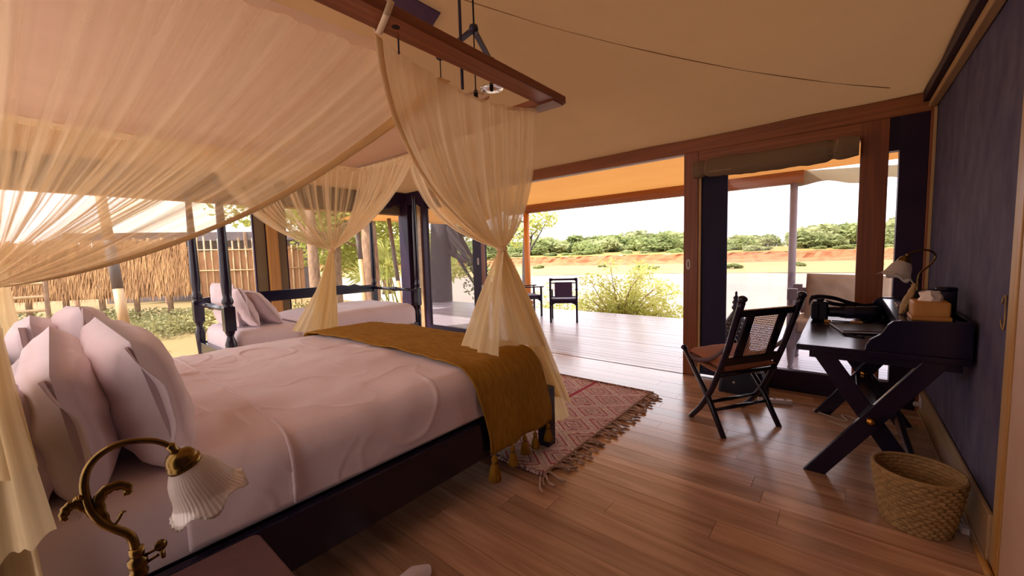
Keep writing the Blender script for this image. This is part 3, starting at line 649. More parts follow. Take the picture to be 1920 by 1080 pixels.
fan('curtain', sag(FRc, (-2.97, 2.18, 2.245), 0.05), (-1.60, 2.16, 1.62), (-2.72, 2.10, 1.62), TFR, 'net_fan', 11, 0.022, 2.0)
fan('curtain', sag(FLc, (-2.78, 2.16, 2.245), 0.03), (-3.82, 2.15, 1.75), (-3.10, 2.10, 1.74), TFL, 'net_fan', 16, 0.020, 3.0)
fan('curtain', sag(FLc, (-3.79, 0.90, 2.25), 0.02), (-3.82, 2.10, 1.75), (-3.84, 1.10, 1.64), TFL, 'net_fan', 16, 0.020, 4.0)
_, fH = fan('curtain', sag((-1.585, -0.22, 2.27), (-1.60, 1.47, 2.255), 0.02), (-1.60, -0.15, 1.75), (-1.60, 0.51, 1.375), THR, 'net_sheer', 10, 0.026, 5.0, ns=220, nt=60, pw=0.8)
fan('curtain', sag(HLc, (-3.80, 1.15, 2.25), 0.03), (-3.82, -0.15, 1.75), (-3.84, 0.42, 1.52), THL, 'net_fan', 14, 0.02, 6.0)
# folded bands along the leading edges
def band(f, u0, u1, name, nv=60):
    obj(name, MB().grid(lambda u, v: V3(f(lerp(u0, u1, u), v*0.985)) + V3((0.004, 0, 0)), 3, nv), 'net_trim', net, smooth=True, solid=0.002)
band(fR, 0.972, 1.0, 'edge_band')
band(fH, 0.955, 1.0, 'edge_band', 80)
# gathered heading of the net ceiling
def heading(a, b, d, name):
    pts = sag(a, b, d, 60)
    def f(u, v):
        p = pts[int(round(u*60))]; w = math.sin(u*60*2.1)*0.008
        return (p.x + w*(1 if abs(a[1]-b[1]) > abs(a[0]-b[0]) else 0), p.y + w*(0 if abs(a[1]-b[1]) > abs(a[0]-b[0]) else 1), p.z - 0.045*v + 0.01)
    obj(name, MB().grid(f, 60, 2), 'net_trim', net, smooth=True)
heading(FLc, (-3.79, -0.2, 2.25), 0.02, 'heading_band'); heading(FLc, (-1.6, 2.15, 2.26), 0.03, 'heading_band')
# ties
for T in (TFR, TFL, THR, THL):
    obj('tie', MB().lathe([(0.026, -0.018), (0.036, -0.008), (0.036, 0.008), (0.026, 0.018)], T, n=18), 'net_trim', net, smooth=True)
def tail(T, mids, bots, pleats, amp, seed, name='tail', ns=90, nt=40, rad=0.05, ragged=0.0):
    T = V3(T); along = (V3(bots[-1]) - V3(bots[0])).normalized(); nrm = along.cross(V3((0, 0, 1)))
    nrm = nrm.normalized() if nrm.length > 0.1 else V3((0, 1, 0))
    def f(u, v):
        a = T + along*(u-0.5)*rad; m_ = poly_at(mids, u); b = poly_at(bots, u)
        if v < 0.5: t = v*2; q = bez(a, a.lerp(m_, 0.5) + (m_-b)*0.12, m_, t)
        else: t = v*2-1; q = m_.lerp(b, t)
        k = math.sin(2*PI*pleats*u + seed + 2*nz3(u*3, seed)) + 0.5*math.sin(2*PI*pleats*1.9*u + seed*2)
        q = q + nrm*k*amp*min(1, 0.15 + v*1.4)
        q.z += ragged*v*nz3(u*11, seed)
        return q
    return obj(name, MB().grid(f, ns, nt), 'net_tail', net, smooth=True)
tail(TFR, [(-1.82, 1.84, 1.06), (-1.60, 1.80, 1.05)], [(-1.95, 1.81, 0.765), (-1.76, 1.76, 0.755), (-1.575, 1.75, 0.745)], 2.0, 0.012, 0.5)
tail(TFR, [(-1.70, 1.84, 1.08), (-1.58, 2.04, 1.05)], [(-1.68, 1.82, 0.78), (-1.60, 2.00, 0.77), (-1.55, 2.22, 0.72)], 2.5, 0.016, 1.9)
tail(TFR, [(-1.68, 1.98, 1.06), (-1.60, 2.12, 1.05)], [(-1.60, 2.30, 0.36), (-1.54, 2.40, 0.30), (-1.50, 2.46, 0.25)], 2.5, 0.020, 3.2)
tail(TFR, [(-1.80, 2.06, 1.06), (-1.62, 2.16, 1.02)], [(-1.90, 2.36, 0.10), (-1.68, 2.42, 0.06), (-1.55, 2.50, 0.14)], 3.0, 0.022, 4.4)
tail(TFL, [(-3.86, 1.72, 1.06), (-3.86, 1.93, 1.05)], [(-3.87, 1.49, 0.72), (-3.86, 1.70, 0.655), (-3.86, 1.92, 0.64)], 3.0, 0.016, 0.2)
tail(TFL, [(-3.88, 1.76, 1.06), (-3.90, 1.94, 1.05)], [(-3.92, 1.60, 0.50), (-3.92, 1.78, 0.48), (-3.92, 1.95, 0.46)], 3.0, 0.016, 2.2)
tail(THR, [(-1.56, -0.045, 1.05), (-1.60, -0.20, 1.05)], [(-1.50, -0.028, 0.865), (-1.56, -0.16, 0.84), (-1.62, -0.30, 0.84)], 2.0, 0.012, 0.9, ragged=0.015)
tail(THR, [(-1.54, -0.04, 1.00), (-1.58, -0.22, 1.0)], [(-1.46, -0.005, 0.715), (-1.50, -0.10, 0.66), (-1.56, -0.30, 0.70)], 2.5, 0.012, 2.9, ragged=0.03)
tail(THR, [(-1.58, -0.05, 0.95), (-1.64, -0.24, 0.95)], [(-1.50, 0.00, 0.06), (-1.58, -0.16, 0.05), (-1.66, -0.32, 0.06)], 2.5, 0.016, 4.9)
tail(THL, [(-3.86, -0.06, 1.05), (-3.86, -0.2, 1.05)], [(-3.87, 0.06, 0.62), (-3.86, -0.1, 0.60), (-3.86, -0.26, 0.60)], 2.0, 0.014, 1.5)

# ------------------------------------------------------------------ triangular pendant lamp behind the plank
chn = thing('pendant_lamp', 'black triangular bar pendant with glass disc shades below the roof', 'pendant lamp', (-2.01, 2.03, 2.75))
TV = [V3((-1.811, 1.878, 2.75)), V3((-2.012, 2.252, 2.75)), V3((-2.218, 1.954, 2.75))]
for i in range(3):
    obj('bar', MB().beam(TV[i], TV[(i+1) % 3], 0.032, 0.022), 'blackmetal', chn, bevel=0.003)
for i, zb in enumerate((2.36, 2.575, 2.48)):
    p = TV[i]; k = obj('pulley', MB().lathe([(0.010, -0.022), (0.026, -0.020), (0.030, 0), (0.026, 0.020), (0.010, 0.024)], p, n=16), 'blackmetal', chn, smooth=True)
    c = obj('cord', MB().tube([p, (p.x, p.y, zb)], 0.004, 6), 'black', chn)
    sh = obj('glass_disc', MB().lathe([(0.012, 0.02), (0.02, 0.012), (0.055, 0.0), (0.085, -0.012), (0.085, -0.016), (0.05, -0.006), (0.012, 0.006)], (p.x, p.y, zb), n=28, caps=False), 'glass', chn, smooth=True)
    obj('bulb_holder', MB().lathe([(0.006, 0.03), (0.014, 0.02), (0.014, -0.03), (0.006, -0.035)], (p.x, p.y, zb), n=12), 'black', sh)
obj('hanging_cord', MB().tube([(-1.86, 1.93, roof_z(-1.86, 1.93)-0.005), (-1.815, 1.885, 2.76)], 0.006, 6), 'black', chn)

# ------------------------------------------------------------------ the single four-poster bed by the open side
sb = thing('single_four_poster_bed', 'narrow dark four-poster bed with turned posts by the open side', 'bed', (-5.15, 2.35, 0))
SX0, SX1, SY0, SY1 = -5.70, -4.60, 1.21, 3.46
def post_prof(z0, zb, ztop):
    return [(0.030, 0), (0.030, 0.03), (0.040, 0.06), (0.034, 0.10), (0.030, 0.16), (0.034, 0.30), (0.044, 0.46), (0.050, 0.56), (0.034, 0.62), (0.028, 0.64), (0.040, 0.67), (0.046, 0.69), (0.046, 0.70)], [(0.046, 0.92), (0.046, 0.93), (0.036, 0.945), (0.050, 0.965), (0.050, 0.99), (0.038, 1.02), (0.040, 1.06), (0.046, 1.15), (0.036, 1.75), (0.028, 2.12), (0.036, 2.16), (0.03, 2.2)]
for px_, py_ in ((SX1, SY0), (SX0, SY0), (SX1, SY1), (SX0, SY1)):
    lo, hi = post_prof(0, 0, 0)
    k = 0.78 if py_ == SY1 else 1.0
    mb = MB().lathe([(r*k, h) for r, h in lo], (px_, py_, 0), n=18).lathe([(r*k, h) for r, h in hi], (px_, py_, 0), n=18)
    o = obj('post', mb, 'darkwood', sb, smooth=True)
    obj('post_block', MB().box((px_-0.048*k, py_-0.048*k, 0.69), (px_+0.048*k, py_+0.048*k, 0.93)), 'darkwood', o, bevel=0.006)
obj('side_rail', MB().box((SX1-0.02, SY0, 0.30), (SX1+0.02, SY1, 0.46)), 'darkwood', sb, bevel=0.005)
obj('side_rail', MB().box((SX0-0.02, SY0, 0.30), (SX0+0.02, SY1, 0.46)), 'darkwood', sb, bevel=0.005)
obj('end_rail', MB().box((SX0, SY0-0.02, 0.34), (SX1, SY0+0.02, 0.46)), 'darkwood', sb, bevel=0.005)
obj('end_rail', MB().box((SX0, SY1-0.02, 0.30), (SX1, SY1+0.02, 0.46)), 'darkwood', sb, bevel=0.005)
br = [(SX0, SY0, 0.845), (SX0, SY1, 0.845), (SX0, SY1, 0.955), (SX0, SY1-0.24, 0.955), (SX0, SY1-0.30, 0.975), (SX0, SY1-0.34, 0.985), (SX0, SY1-0.42, 0.965), (SX0, SY1-0.5, 0.982), (SX0, SY0+0.3, 0.982), (SX0, SY0, 0.955)]
obj('back_board', MB().prism([V3(p) - V3((0.014, 0, 0)) for p in br], (0.028, 0, 0)), 'darkwood', sb, bevel=0.004)
for yy in (SY0, SY1):
    n = 9; prf = [(0.016, 0), (0.024, 0.3), (0.026, 0.46), (0.034, 0.47), (0.022, 0.485), (0.034, 0.5), (0.022, 0.515), (0.034, 0.53), (0.026, 0.54), (0.024, 0.7), (0.016, 1.0)]
    obj('end_bar', MB().lathe([(r, h*(SX1-SX0)) for r, h in prf], (SX0, yy, 0.90), axis=(1, 0, 0), n=14), 'darkwood', sb, smooth=True)
smt = MB(); 
def smf(u, v):
    x = lerp(SX0+0.04-0.20, SX1-0.03+0.22, u); y = lerp(SY0+0.05-0.2, SY1-0.05+0.2, v); cx, cy = max(SX0+0.1, min(SX1-0.09, x)), max(SY0+0.13, min(SY1-0.12, y))
    dx, dy = x-cx, y-cy; d = math.hypot(dx, dy)
    r = 0.09; a = min(d/r, PI/2) if d > 0 else 0; q = V3((cx, cy, 0.66)); 
    if d > 1e-6:
        q += V3((dx/d, dy/d, 0))*r*math.sin(a); q.z -= r*(1-math.cos(a)) + max(0, d-r*PI/2)*0.95
    q.z += 0.01*nz3(x*2, y*2); return q
sm = obj('mattress', smt.grid(smf, 40, 50), 'sheet', sb, smooth=True, label='white mattress')
obj('mattress_core', MB().box((SX0+0.05, SY0+0.07, 0.44), (SX1-0.05, SY1-0.07, 0.64)), 'sheet', sm, bevel=0.03)
obj('slat_base', MB().box((SX0, SY0, 0.38), (SX1, SY1, 0.44)), 'darkwood_m', sb)
def sdf(u, v):
    x = lerp(SX0+0.02-0.10, SX1+0.24, u); y = lerp(SY0+0.66, SY1-0.05+0.24, v); cx, cy = max(SX0+0.1, min(SX1-0.11, x)), min(SY1-0.14, y)
    dx, dy = x-cx, y-cy; d = math.hypot(dx, dy); r = 0.13; a = min(d/r, PI/2); q = V3((cx, cy, 0.715))
    if d > 1e-6: q += V3((dx/d, dy/d, 0))*r*math.sin(a); q.z -= r*(1-math.cos(a)) + max(0, d-r*PI/2)
    k = min(1, max(0, (v-0.04)/0.3)); q.z += 0.03*math.sin(k*PI/2) - 0.03 + 0.014*nz3(x*2.5, y*2.5, 3) + 0.012*math.sin(v*PI); return q
sd_ = obj('duvet', MB().grid(sdf, 50, 70), 'duvet', None, smooth=True, solid=0.012); tag(sd_, 'white duvet puffed up over the foot half of the narrow bed', 'bedding')
pillow('pillow', (-5.10, 1.74, 0.675), 0.66, 0.44, 0.17, 0.0, 0.62, 0.06, 'white pillow with a smooth front, frontmost on the narrow bed', 'pillows on the narrow bed', 3.3, cuff=False)
pillow('pillow', (-5.06, 1.53, 0.675), 0.68, 0.45, 0.17, 0.0, 0.40, -0.05, 'white pillow with a loose ruffled edge on the narrow bed', 'pillows on the narrow bed', 5.9)
pillow('pillow', (-5.22, 1.36, 0.675), 0.66, 0.46, 0.13, 0.0, 0.06, 0.04, 'cream pillow upright against the turned head bar', 'pillows on the narrow bed', 8.4, cuff=False)

# ------------------------------------------------------------------ rug
rug = thing('kilim_rug', 'red and cream diamond-pattern kilim rug with knotted fringe', 'rug', (-2.0, 2.78, 0))
RX0, RX1, RY0, RY1 = -2.75, -1.375, 1.895, 3.665
def rgf(u, v):
    x = lerp(RX0, RX1, u); y = lerp(RY0, RY1, v); return (x + 0.010*nz3(y*3, 1), y + 0.010*nz3(x*3, 4), 0.012 + 0.003*nz3(x*3, y*3))
obj('woven_body', MB().grid(rgf, 50, 60), 'rug', rug, smooth=True, solid=0.012)
for yy, nm in ((RY0, 'braided_edge'), (RY1, 'braided_edge')):
    mb = MB()
    for k in range(2): mb.tube([(x, yy + 0.008*math.sin(i*1.3 + k*PI), 0.017 + 0.006*math.cos(i*1.3 + k*PI)) for i, x in enumerate(np.linspace(RX0, RX1+0.02, 130))], 0.010, 6)
    obj(nm, mb, 'rug_braid', rug, smooth=True)
obj('knot_row', MB().lathe([(0.001, -0.9)], (0, 0, 0), n=3, caps=False) if False else MB().tube([(RX1+0.004+0.004*math.sin(i*2.2), y, 0.016+0.003*math.sin(i*1.7)) for i, y in enumerate(np.linspace(RY0, RY1, 160))], 0.010, 6), 'fringe', rug, smooth=True)
random.seed(21)
yy = RY0 - 0.02
while yy < RY1 + 0.03:
    L = random.uniform(0.09, 0.16); an = random.gauss(0.0, 0.35)
    if yy < RY0 + 0.10: L = random.uniform(0.13, 0.20); an = random.gauss(-0.35, 0.35)
    p0 = V3((RX1-0.005, yy, 0.014)); d = V3((math.cos(an), math.sin(an), 0)); s_ = V3((-d.y, d.x, 0)); w = random.uniform(-0.03, 0.03)
    pts = [p0, p0 + d*L*0.35 + s_*w*0.5 + V3((0, 0, 0.004)), p0 + d*L*0.7 + s_*w, p0 + d*L + s_*w*0.4 - V3((0, 0, 0.004))]
    mb = MB().tube(spline(pts, 9), [0.0055]*6 + [0.008, 0.009, 0.004], 6); a = V3((0, 0.009, 0.0))
    mb.tube([p + a*(1-i/8)*1.2 for i, p in enumerate(spline(pts, 9))], 0.0045, 6)
    obj('fringe_strand', mb, 'fringe', rug, smooth=True)
    yy += random.uniform(0.026, 0.042)

# ------------------------------------------------------------------ folding chair
ch = thing('folding_chair', 'dark folding campaign chair with cane back and rust cushion', 'chair', (-0.66, 3.40, 0))
OFF = V3((0.285, 0.445, 0))
postp = [(-0.931, 3.357, 0.0), (-0.83, 3.265, 0.135), (-0.745, 3.187, 0.29), (-0.675, 3.122, 0.46), (-0.606, 3.059, 0.66), (-0.560, 3.017, 0.83), (-0.510, 2.971, 1.00)]
legp = [(-0.628, 3.079, 0.0), (-0.763, 3.203, 0.237), (-1.004, 3.424, 0.545)]
for k in (0, 1):
    o_ = OFF*k
    mb = MB().tube([p + o_ for p in spline(postp, 30)], [lerp(0.020, 0.023, i/29) for i in range(30)], 10)
    ps = obj('back_post', mb, 'darkwood', ch, smooth=True)
    obj('finial', MB().lathe([(0.014, -0.005), (0.024, 0.008), (0.030, 0.022), (0.024, 0.036), (0.008, 0.044)], V3(postp[-1]) + o_, axis=(0.2, -0.17, 0.95), n=14), 'darkwood', ps, smooth=True)
    lg = obj('front_leg', MB().tube([V3(p) + o_ for p in legp], [0.019, 0.021, 0.018], 10), 'darkwood', ch, smooth=True)
    obj('leg_cap', MB().lathe([(0.016, -0.012), (0.024, 0.0), (0.024, 0.014), (0.012, 0.024)], V3(legp[-1]) + o_, axis=(-0.5, 0.45, 0.7), n=12), 'darkwood', lg, smooth=True)
    st = [V3(legp[-1]) + o_ + V3((0.01, 0, -0.02)), V3((-0.89, 3.315, 0.488)) + o_, V3((-0.74, 3.18, 0.545)) + o_, V3((-0.602, 3.055, 0.68)) + o_]
    mb = MB(); SP = spline(st, 24); mb.grid(lambda u, v: SP[int(round(v*23))] + V3((0.0, 0.0, 0.036))*(u-0.5), 2, 23); obj('arm_strap', mb, 'brown_leather', ch, smooth=True, solid=0.004)
def onleg(P_, t): return poly_at(P_, t)
for t_, P_ in ((0.27, legp), (0.20, postp)):
    a = onleg(P_, t_); obj('stretcher', MB().tube([a, a.lerp(a+OFF, 0.5), a + OFF], [0.011, 0.016, 0.011], 10), 'darkwood', ch, smooth=True)
sq = [V3((-0.665, 3.115, 0.455)), V3((-0.985, 3.408, 0.500))]
obj('seat_rail', MB().tube([sq[0]+V3((0, 0, -0.01)), sq[0]+OFF+V3((0, 0, -0.01))], 0.016, 10), 'darkwood', ch, smooth=True)
obj('seat_rail', MB().tube([sq[1]+V3((0, 0, -0.01)), sq[1]+OFF+V3((0, 0, -0.01))], 0.016, 10), 'darkwood', ch, smooth=True)
def cush(sg):
    def f(u, v):
        p = sq[0].lerp(sq[1], u*1.04-0.06) + OFF*(0.04+0.92*v); e = ((1-abs(2*u-1)**4)*(1-abs(2*v-1)**4))**0.3
        return p + V3((0, 0, 0.035 + sg*0.032*e + 0.004*nz3(u*5, v*5)))
    return f
obj('seat_cushion', MB().grid(cush(1), 20, 20).grid(cush(-1), 20, 20), 'cushion', ch, smooth=True)
obj('seat_sling', MB().grid(lambda u, v: sq[0].lerp(sq[1], u) + OFF*v + V3((0, 0, -0.012*math.sin(u*PI))), 8, 8), 'cushion', ch, smooth=True, solid=0.006)
PB, PT = V3((-0.645, 3.094, 0.53)), V3((-0.530, 2.990, 0.94))
def BK(t, w): return PB.lerp(PT, t) + OFF*w
nb = (PT-PB).cross(OFF).normalized()
def slab(t0, t1, w0, w1, th_): 
    a = BK(t0, w0) - nb*th_/2; b = BK(t0, w1) - nb*th_/2; c = BK(t1, w1) - nb*th_/2; d = BK(t1, w0) - nb*th_/2; return MB().prism([a, b, c, d], nb*th_)
obj('top_rail', slab(0.885, 1.0, 0.0, 1.0, 0.022), 'darkwood', ch, bevel=0.004)
obj('bottom_rail', slab(-0.02, 0.13, 0.0, 1.0, 0.022), 'darkwood', ch, bevel=0.004)
obj('stile', slab(0.13, 0.885, 0.16, 0.285, 0.020), 'darkwood', ch, bevel=0.003)
obj('stile', slab(0.13, 0.885, 0.715, 0.84, 0.020), 'darkwood', ch, bevel=0.003)
cn = MB()
for i in range(16):
    w = lerp(0.285, 0.715, (i+0.5)/16); cn.beam(BK(0.13, w), BK(0.885, w), 0.0055, 0.0022, nb)
for i in range(22):
    t_ = lerp(0.13, 0.885, (i+0.5)/22); cn.beam(BK(t_, 0.285)+nb*0.002, BK(t_, 0.715)+nb*0.002, 0.0065, 0.0022, nb)
obj('cane_panel', cn, 'cane', ch, kind='stuff', label='woven cane back panel')

# ------------------------------------------------------------------ writing desk
dk_ = thing('writing_desk', 'dark campaign writing desk with crossed legs against the slate wall', 'desk', (0.14, 3.5, 0))
DX0, DX1, DY0, DY1 = -0.205, 0.49, 2.86, 4.13
obj('desktop', MB().box((DX0, DY0, 0.748), (DX1, DY1, 0.782)), 'darkwood', dk_, bevel=0.005)
obj('apron', MB().box((DX0+0.06, DY0+0.06, 0.70), (DX1-0.02, DY1-0.06, 0.748)), 'darkwood', dk_)
gp = [(0.10, 0.782), (0.104, 0.815), (0.118, 0.842), (0.140, 0.860), (0.158, 0.874), (0.172, 0.900), (0.186, 0.928), (0.205, 0.948), (0.235, 0.955), (0.49, 0.965), (0.49, 0.782)]
for yy in (DY0+0.005, DY1-0.027):
    obj('gallery_end', MB().prism([(x, yy, z) for x, z in gp], (0, 0.022, 0)), 'darkwood', dk_, bevel=0.003)
obj('shelf', MB().box((0.225, DY0+0.027, 0.925), (0.485, DY1-0.027, 0.948)), 'darkwood', dk_, bevel=0.003)
obj('shelf_front', MB().box((0.236, DY0+0.027, 0.87), (0.250, DY1-0.027, 0.925)), 'darkwood', dk_)
obj('back_panel', MB().box((0.472, DY0+0.027, 0.782), (0.49, DY1-0.027, 0.965)), 'darkwood', dk_)
for i, yy in enumerate((3.28, 3.68)):
    obj('divider', MB().box((0.24, yy, 0.782), (0.47, yy+0.014, 0.925)), 'darkwood', dk_)
def xboard(a, b, w, y0, y1):
    a, b = V3((a[0], 0, a[1])), V3((b[0], 0, b[1])); d = (b-a).normalized(); 
    h = w/2/abs(d.z)      # horizontal half-width so the ends are cut level
    return MB().prism([(a.x-h, y0, a.z), (a.x+h, y0, a.z), (b.x+h, y0, b.z), (b.x-h, y0, b.z)], (0, y1-y0, 0))
for yc in (2.945, 4.04):
    lg = obj('leg', xboard((-0.105, 0.0), (0.385, 0.748), 0.088, yc-0.03, yc+0.005), 'darkwood', dk_, bevel=0.003)
    l2 = obj('leg', xboard((0.375, 0.0), (-0.10, 0.748), 0.088, yc+0.005, yc+0.04), 'darkwood', dk_, bevel=0.003)
    obj('knob', MB().lathe([(0.004, 0.0), (0.020, 0.002), (0.022, 0.008), (0.016, 0.014), (0.010, 0.020), (0.002, 0.022)], (0.139, yc-0.03, 0.374), axis=(0, -1, 0), n=18), 'brass_b', lg, smooth=True, label='round brass boss')
obj('stretcher', MB().box((0.09, 2.985, 0.34), (0.185, 4.01, 0.365)), 'darkwood', dk_, bevel=0.004)
obj('stretcher', MB().beam((0.33, 2.98, 0.10), (0.33, 4.02, 0.10), 0.03, 0.09), 'darkwood', dk_, bevel=0.004)

# things on the desk
DT = 0.783
cm = thing('camera', 'black camera with long lens and looped strap lying on the desk', 'camera', (-0.02, 3.95, DT))
obj('body', MB().box((-0.185, 3.86, DT), (-0.085, 3.93, DT+0.145)).box((-0.16, 3.868, DT+0.145), (-0.11, 3.92, DT+0.17)), 'black', cm, bevel=0.012, seg=3)
obj('grip', MB().box((-0.19, 3.845, DT+0.01), (-0.14, 3.875, DT+0.13)), 'black', cm, bevel=0.010)
ln = obj('lens', MB().lathe([(0.03, 0), (0.038, 0.01), (0.038, 0.07), (0.044, 0.08), (0.044, 0.17), (0.048, 0.18), (0.048, 0.24), (0.052, 0.25), (0.052, 0.30), (0.046, 0.30), (0.044, 0.27)], (-0.088, 3.90, DT+0.066), axis=(0.97, 0.20, 0.0), n=24), 'black', cm, smooth=True)
obj('focus_ring', MB().lathe([(0.0455, 0.10), (0.0465, 0.105), (0.0465, 0.15), (0.0455, 0.155)], (-0.088, 3.90, DT+0.066), axis=(0.97, 0.20, 0.0), n=30, wob=lambda a, t, r, h: (r*(1+0.02*math.cos(t*15)), h)), 'blackmetal', ln)
def ribbon(pts, wv, name, par, m, th_=0.003, n=60):
    P_ = spline(pts, n); w = V3(wv); mb = MB(); mb.grid(lambda u, v: P_[int(round(v*(n-1)))] + w*(u-0.5), 2, n-1); return obj(name, mb, m, par, smooth=True, solid=th_)
ribbon([(-0.12, 3.93, DT+0.15), (-0.19, 3.95, DT+0.17), (-0.205, 3.92, DT+0.12), (-0.17, 3.93, DT+0.175), (-0.06, 3.95, DT+0.168), (0.03, 3.98, DT+0.135), (0.12, 4.02, DT+0.110), (0.185, 4.05, DT+0.115), (0.20, 4.03, DT+0.08), (0.12, 3.99, DT+0.105), (-0.04, 3.95, DT+0.12), (-0.10, 3.92, DT+0.14)], (0, 0.006, 0.028), 'strap', cm, 'black')
tag_ = tag(obj('strap_tab', MB().box((-0.105, 3.79, DT), (-0.065, 3.83, DT+0.014)), 'tan_leather', None, bevel=0.003), 'small tan leather tab on the desk below the camera', 'tab')
fo = thing('folio', 'flat black leather folio lying on the desktop', 'folder', (0.10, 3.5, DT))
obj('cover', MB().prism([(-0.075, 3.69, DT+0.003), (0.005, 3.33, DT+0.003), (0.225, 3.40, DT+0.003), (0.225, 3.72, DT+0.003)], (0, 0, 0.004)), 'black', fo)
obj('pages', MB().prism([(-0.070, 3.685, DT+0.007), (0.008, 3.338, DT+0.007), (0.22, 3.405, DT+0.007), (0.22, 3.715, DT+0.007)], (0, 0, 0.010)), 'white_plastic', fo)
obj('cover', MB().prism([(-0.075, 3.69, DT+0.017), (0.005, 3.33, DT+0.017), (0.225, 3.40, DT+0.017), (0.225, 3.72, DT+0.017)], (0, 0, 0.005)), 'black', fo, bevel=0.002)
pn = thing('pen', 'slim black pen on the desktop in front of the folio', 'pen', (0.05, 3.26, DT))
obj('barrel', MB().tube([(0.012, 3.285, DT+0.006), (0.075, 3.262, DT+0.006)], 0.0055, 10), 'black', pn, smooth=True)
obj('cap', MB().tube([(0.075, 3.262, DT+0.006), (0.108, 3.25, DT+0.006)], 0.0064, 10), 'blackmetal', pn, smooth=True)
ug = thing('charging_cable', 'thin dark cable with tan plug looped behind the folio', 'cable', (0.08, 3.83, DT))
obj('plug', MB().box((0.045, 3.80, DT+0.002), (0.115, 3.825, DT+0.018)), 'tan_leather', ug, bevel=0.003)
obj('cord', MB().tube(spline([(0.115, 3.812, DT+0.01), (0.15, 3.85, DT+0.03), (0.20, 3.92, DT+0.06), (0.225, 3.86, DT+0.05), (0.20, 3.80, DT+0.02), (0.15, 3.80, DT+0.006), (0.20, 3.75, DT+0.005)], 40), 0.0022, 6), 'blackmetal', ug, smooth=True)
obj('cord', MB().tube([(0.045, 3.812, DT+0.01), (0.02, 3.813, DT+0.01), (-0.06, 3.83, DT+0.008)], 0.005, 8), 'black', ug, smooth=True)
# tissue box on the hutch shelf
SH = 0.949
tb = thing('tissue_box', 'tan leather tissue box with a white tissue pulled up', 'tissue box', (0.35, 3.06, SH))
obj('cover', MB().box((0.285, 2.96, SH+0.018), (0.425, 3.14, SH+0.098)), 'tan_leather', tb, bevel=0.012, seg=4)
obj('base_lip', MB().box((0.280, 2.955, SH), (0.430, 3.145, SH+0.022)), 'tan_leather', tb, bevel=0.004)
def tis(u, v):
    t = u*2*PI; h = v; r = 0.036*(1-0.35*h) + 0.012*nz3(math.cos(t)*1.5+4, math.sin(t)*1.5, h*2); return (0.355 + r*math.cos(t)*1.3 + 0.015*h*math.sin(2*t), 3.04 + r*math.sin(t)*1.2, SH+0.092 + h*0.055 + 0.006*h*math.cos(t*3+1))
obj('tissue', MB().grid(tis, 30, 8).lathe([(0.03, 0.0), (0.012, 0.012), (0.001, 0.004)], (0.355, 3.04, SH+0.135), n=16), 'tissue', tb, smooth=True)
cl = thing('folded_pouch', 'olive cloth pouch slumped beside the tissue box', 'pouch', (0.30, 3.22, SH))
def pch(u, v):
    t = u*2*PI; p = V3((0.262, 3.20, SH+0.002)).lerp(V3((0.312, 3.22, SH+0.165)), v); r = 0.030*math.sin(PI*(0.12+0.8*v))**0.6 + 0.006*nz3(math.cos(t)*2, math.sin(t)*2, v*5); return p + V3((math.cos(t)*r*0.7, math.sin(t)*r*1.4, 0))
obj('bag', MB().grid(pch, 24, 20), 'basket', cl, smooth=True)
obj('knot', MB().lathe([(0.004, -0.01), (0.018, 0), (0.004, 0.012)], (0.312, 3.22, SH+0.165), n=12), 'basket', cl, smooth=True)
tn = thing('sugar_tin', 'round dark tin on the desk shelf behind the tissue box', 'tin', (0.43, 3.22, SH))
obj('can', MB().lathe([(0.040, 0), (0.042, 0.004), (0.042, 0.135), (0.040, 0.14)], (0.435, 3.20, SH), n=26), 'navy', tn, smooth=True)
obj('lid', MB().lathe([(0.044, 0.138), (0.044, 0.155), (0.038, 0.160)], (0.435, 3.20, SH), n=26), 'black', tn, smooth=True)
bk = thing('card_holder', 'open dark card holder with tan inside on the desk shelf', 'holder', (0.35, 3.26, SH))
obj('panel', MB().prism([(0.300, 3.29, SH), (0.40, 3.24, SH), (0.405, 3.245, SH+0.150), (0.315, 3.285, SH+0.130)], (0.005, 0.012, 0)), 'black', bk)
obj('panel', MB().prism([(0.335, 3.26, SH), (0.41, 3.23, SH), (0.415, 3.235, SH+0.135), (0.345, 3.26, SH+0.110)], (0.003, 0.008, 0)), 'tan_leather', bk)
obj('foot', MB().box((0.31, 3.23, SH), (0.40, 3.29, SH+0.006)), 'black', bk)
bo = thing('notebook', 'closed pale-edged notebook on the far end of the desk shelf', 'book', (0.34, 3.62, SH))
obj('cover', MB().box((0.27, 3.52, SH), (0.42, 3.74, SH+0.014)), 'brown_leather', bo, bevel=0.002)
obj('pages', MB().box((0.268, 3.525, SH+0.003), (0.415, 3.735, SH+0.011)), 'tissue', bo)

# ------------------------------------------------------------------ brass lamps
def flutes(n, rim):
    def w(a, t, r, h):
        k = max(0, (a-0.55)/0.45); return (r*(1 + 0.012*math.cos(48*t)*(0.3+a) + rim*k*k*math.cos(n*t)), h + 0.010*k*k*math.cos(n*t+0.6))
    return w
def tulip(name, par, o, ax, s, n=8, rim=0.13):
    prof = [(0.027, 0.0), (0.034, 0.010), (0.042, 0.024), (0.047, 0.040), (0.050, 0.055), (0.054, 0.068), (0.060, 0.080), (0.068, 0.088), (0.070, 0.0895), (0.065, 0.085), (0.056, 0.072), (0.047, 0.055), (0.039, 0.028), (0.024, 0.004)]
    m = 9
    def wob(a, t, r, h):
        i = a*(len(prof)-1); aa = min(i/(m-1), 1) if i <= m-1 else max(0, 1-(i-(m-1))/5); return flutes(n, rim)(aa, t, r, h)
    return obj(name, MB().lathe([(r*s, h*s) for r, h in prof], o, ax, n=192, wob=lambda a, t, r, h: tuple(q for q in wob(a, t, r, h)), caps=False), 'shade', par, smooth=True, label='frosted ribbed glass tulip shade')
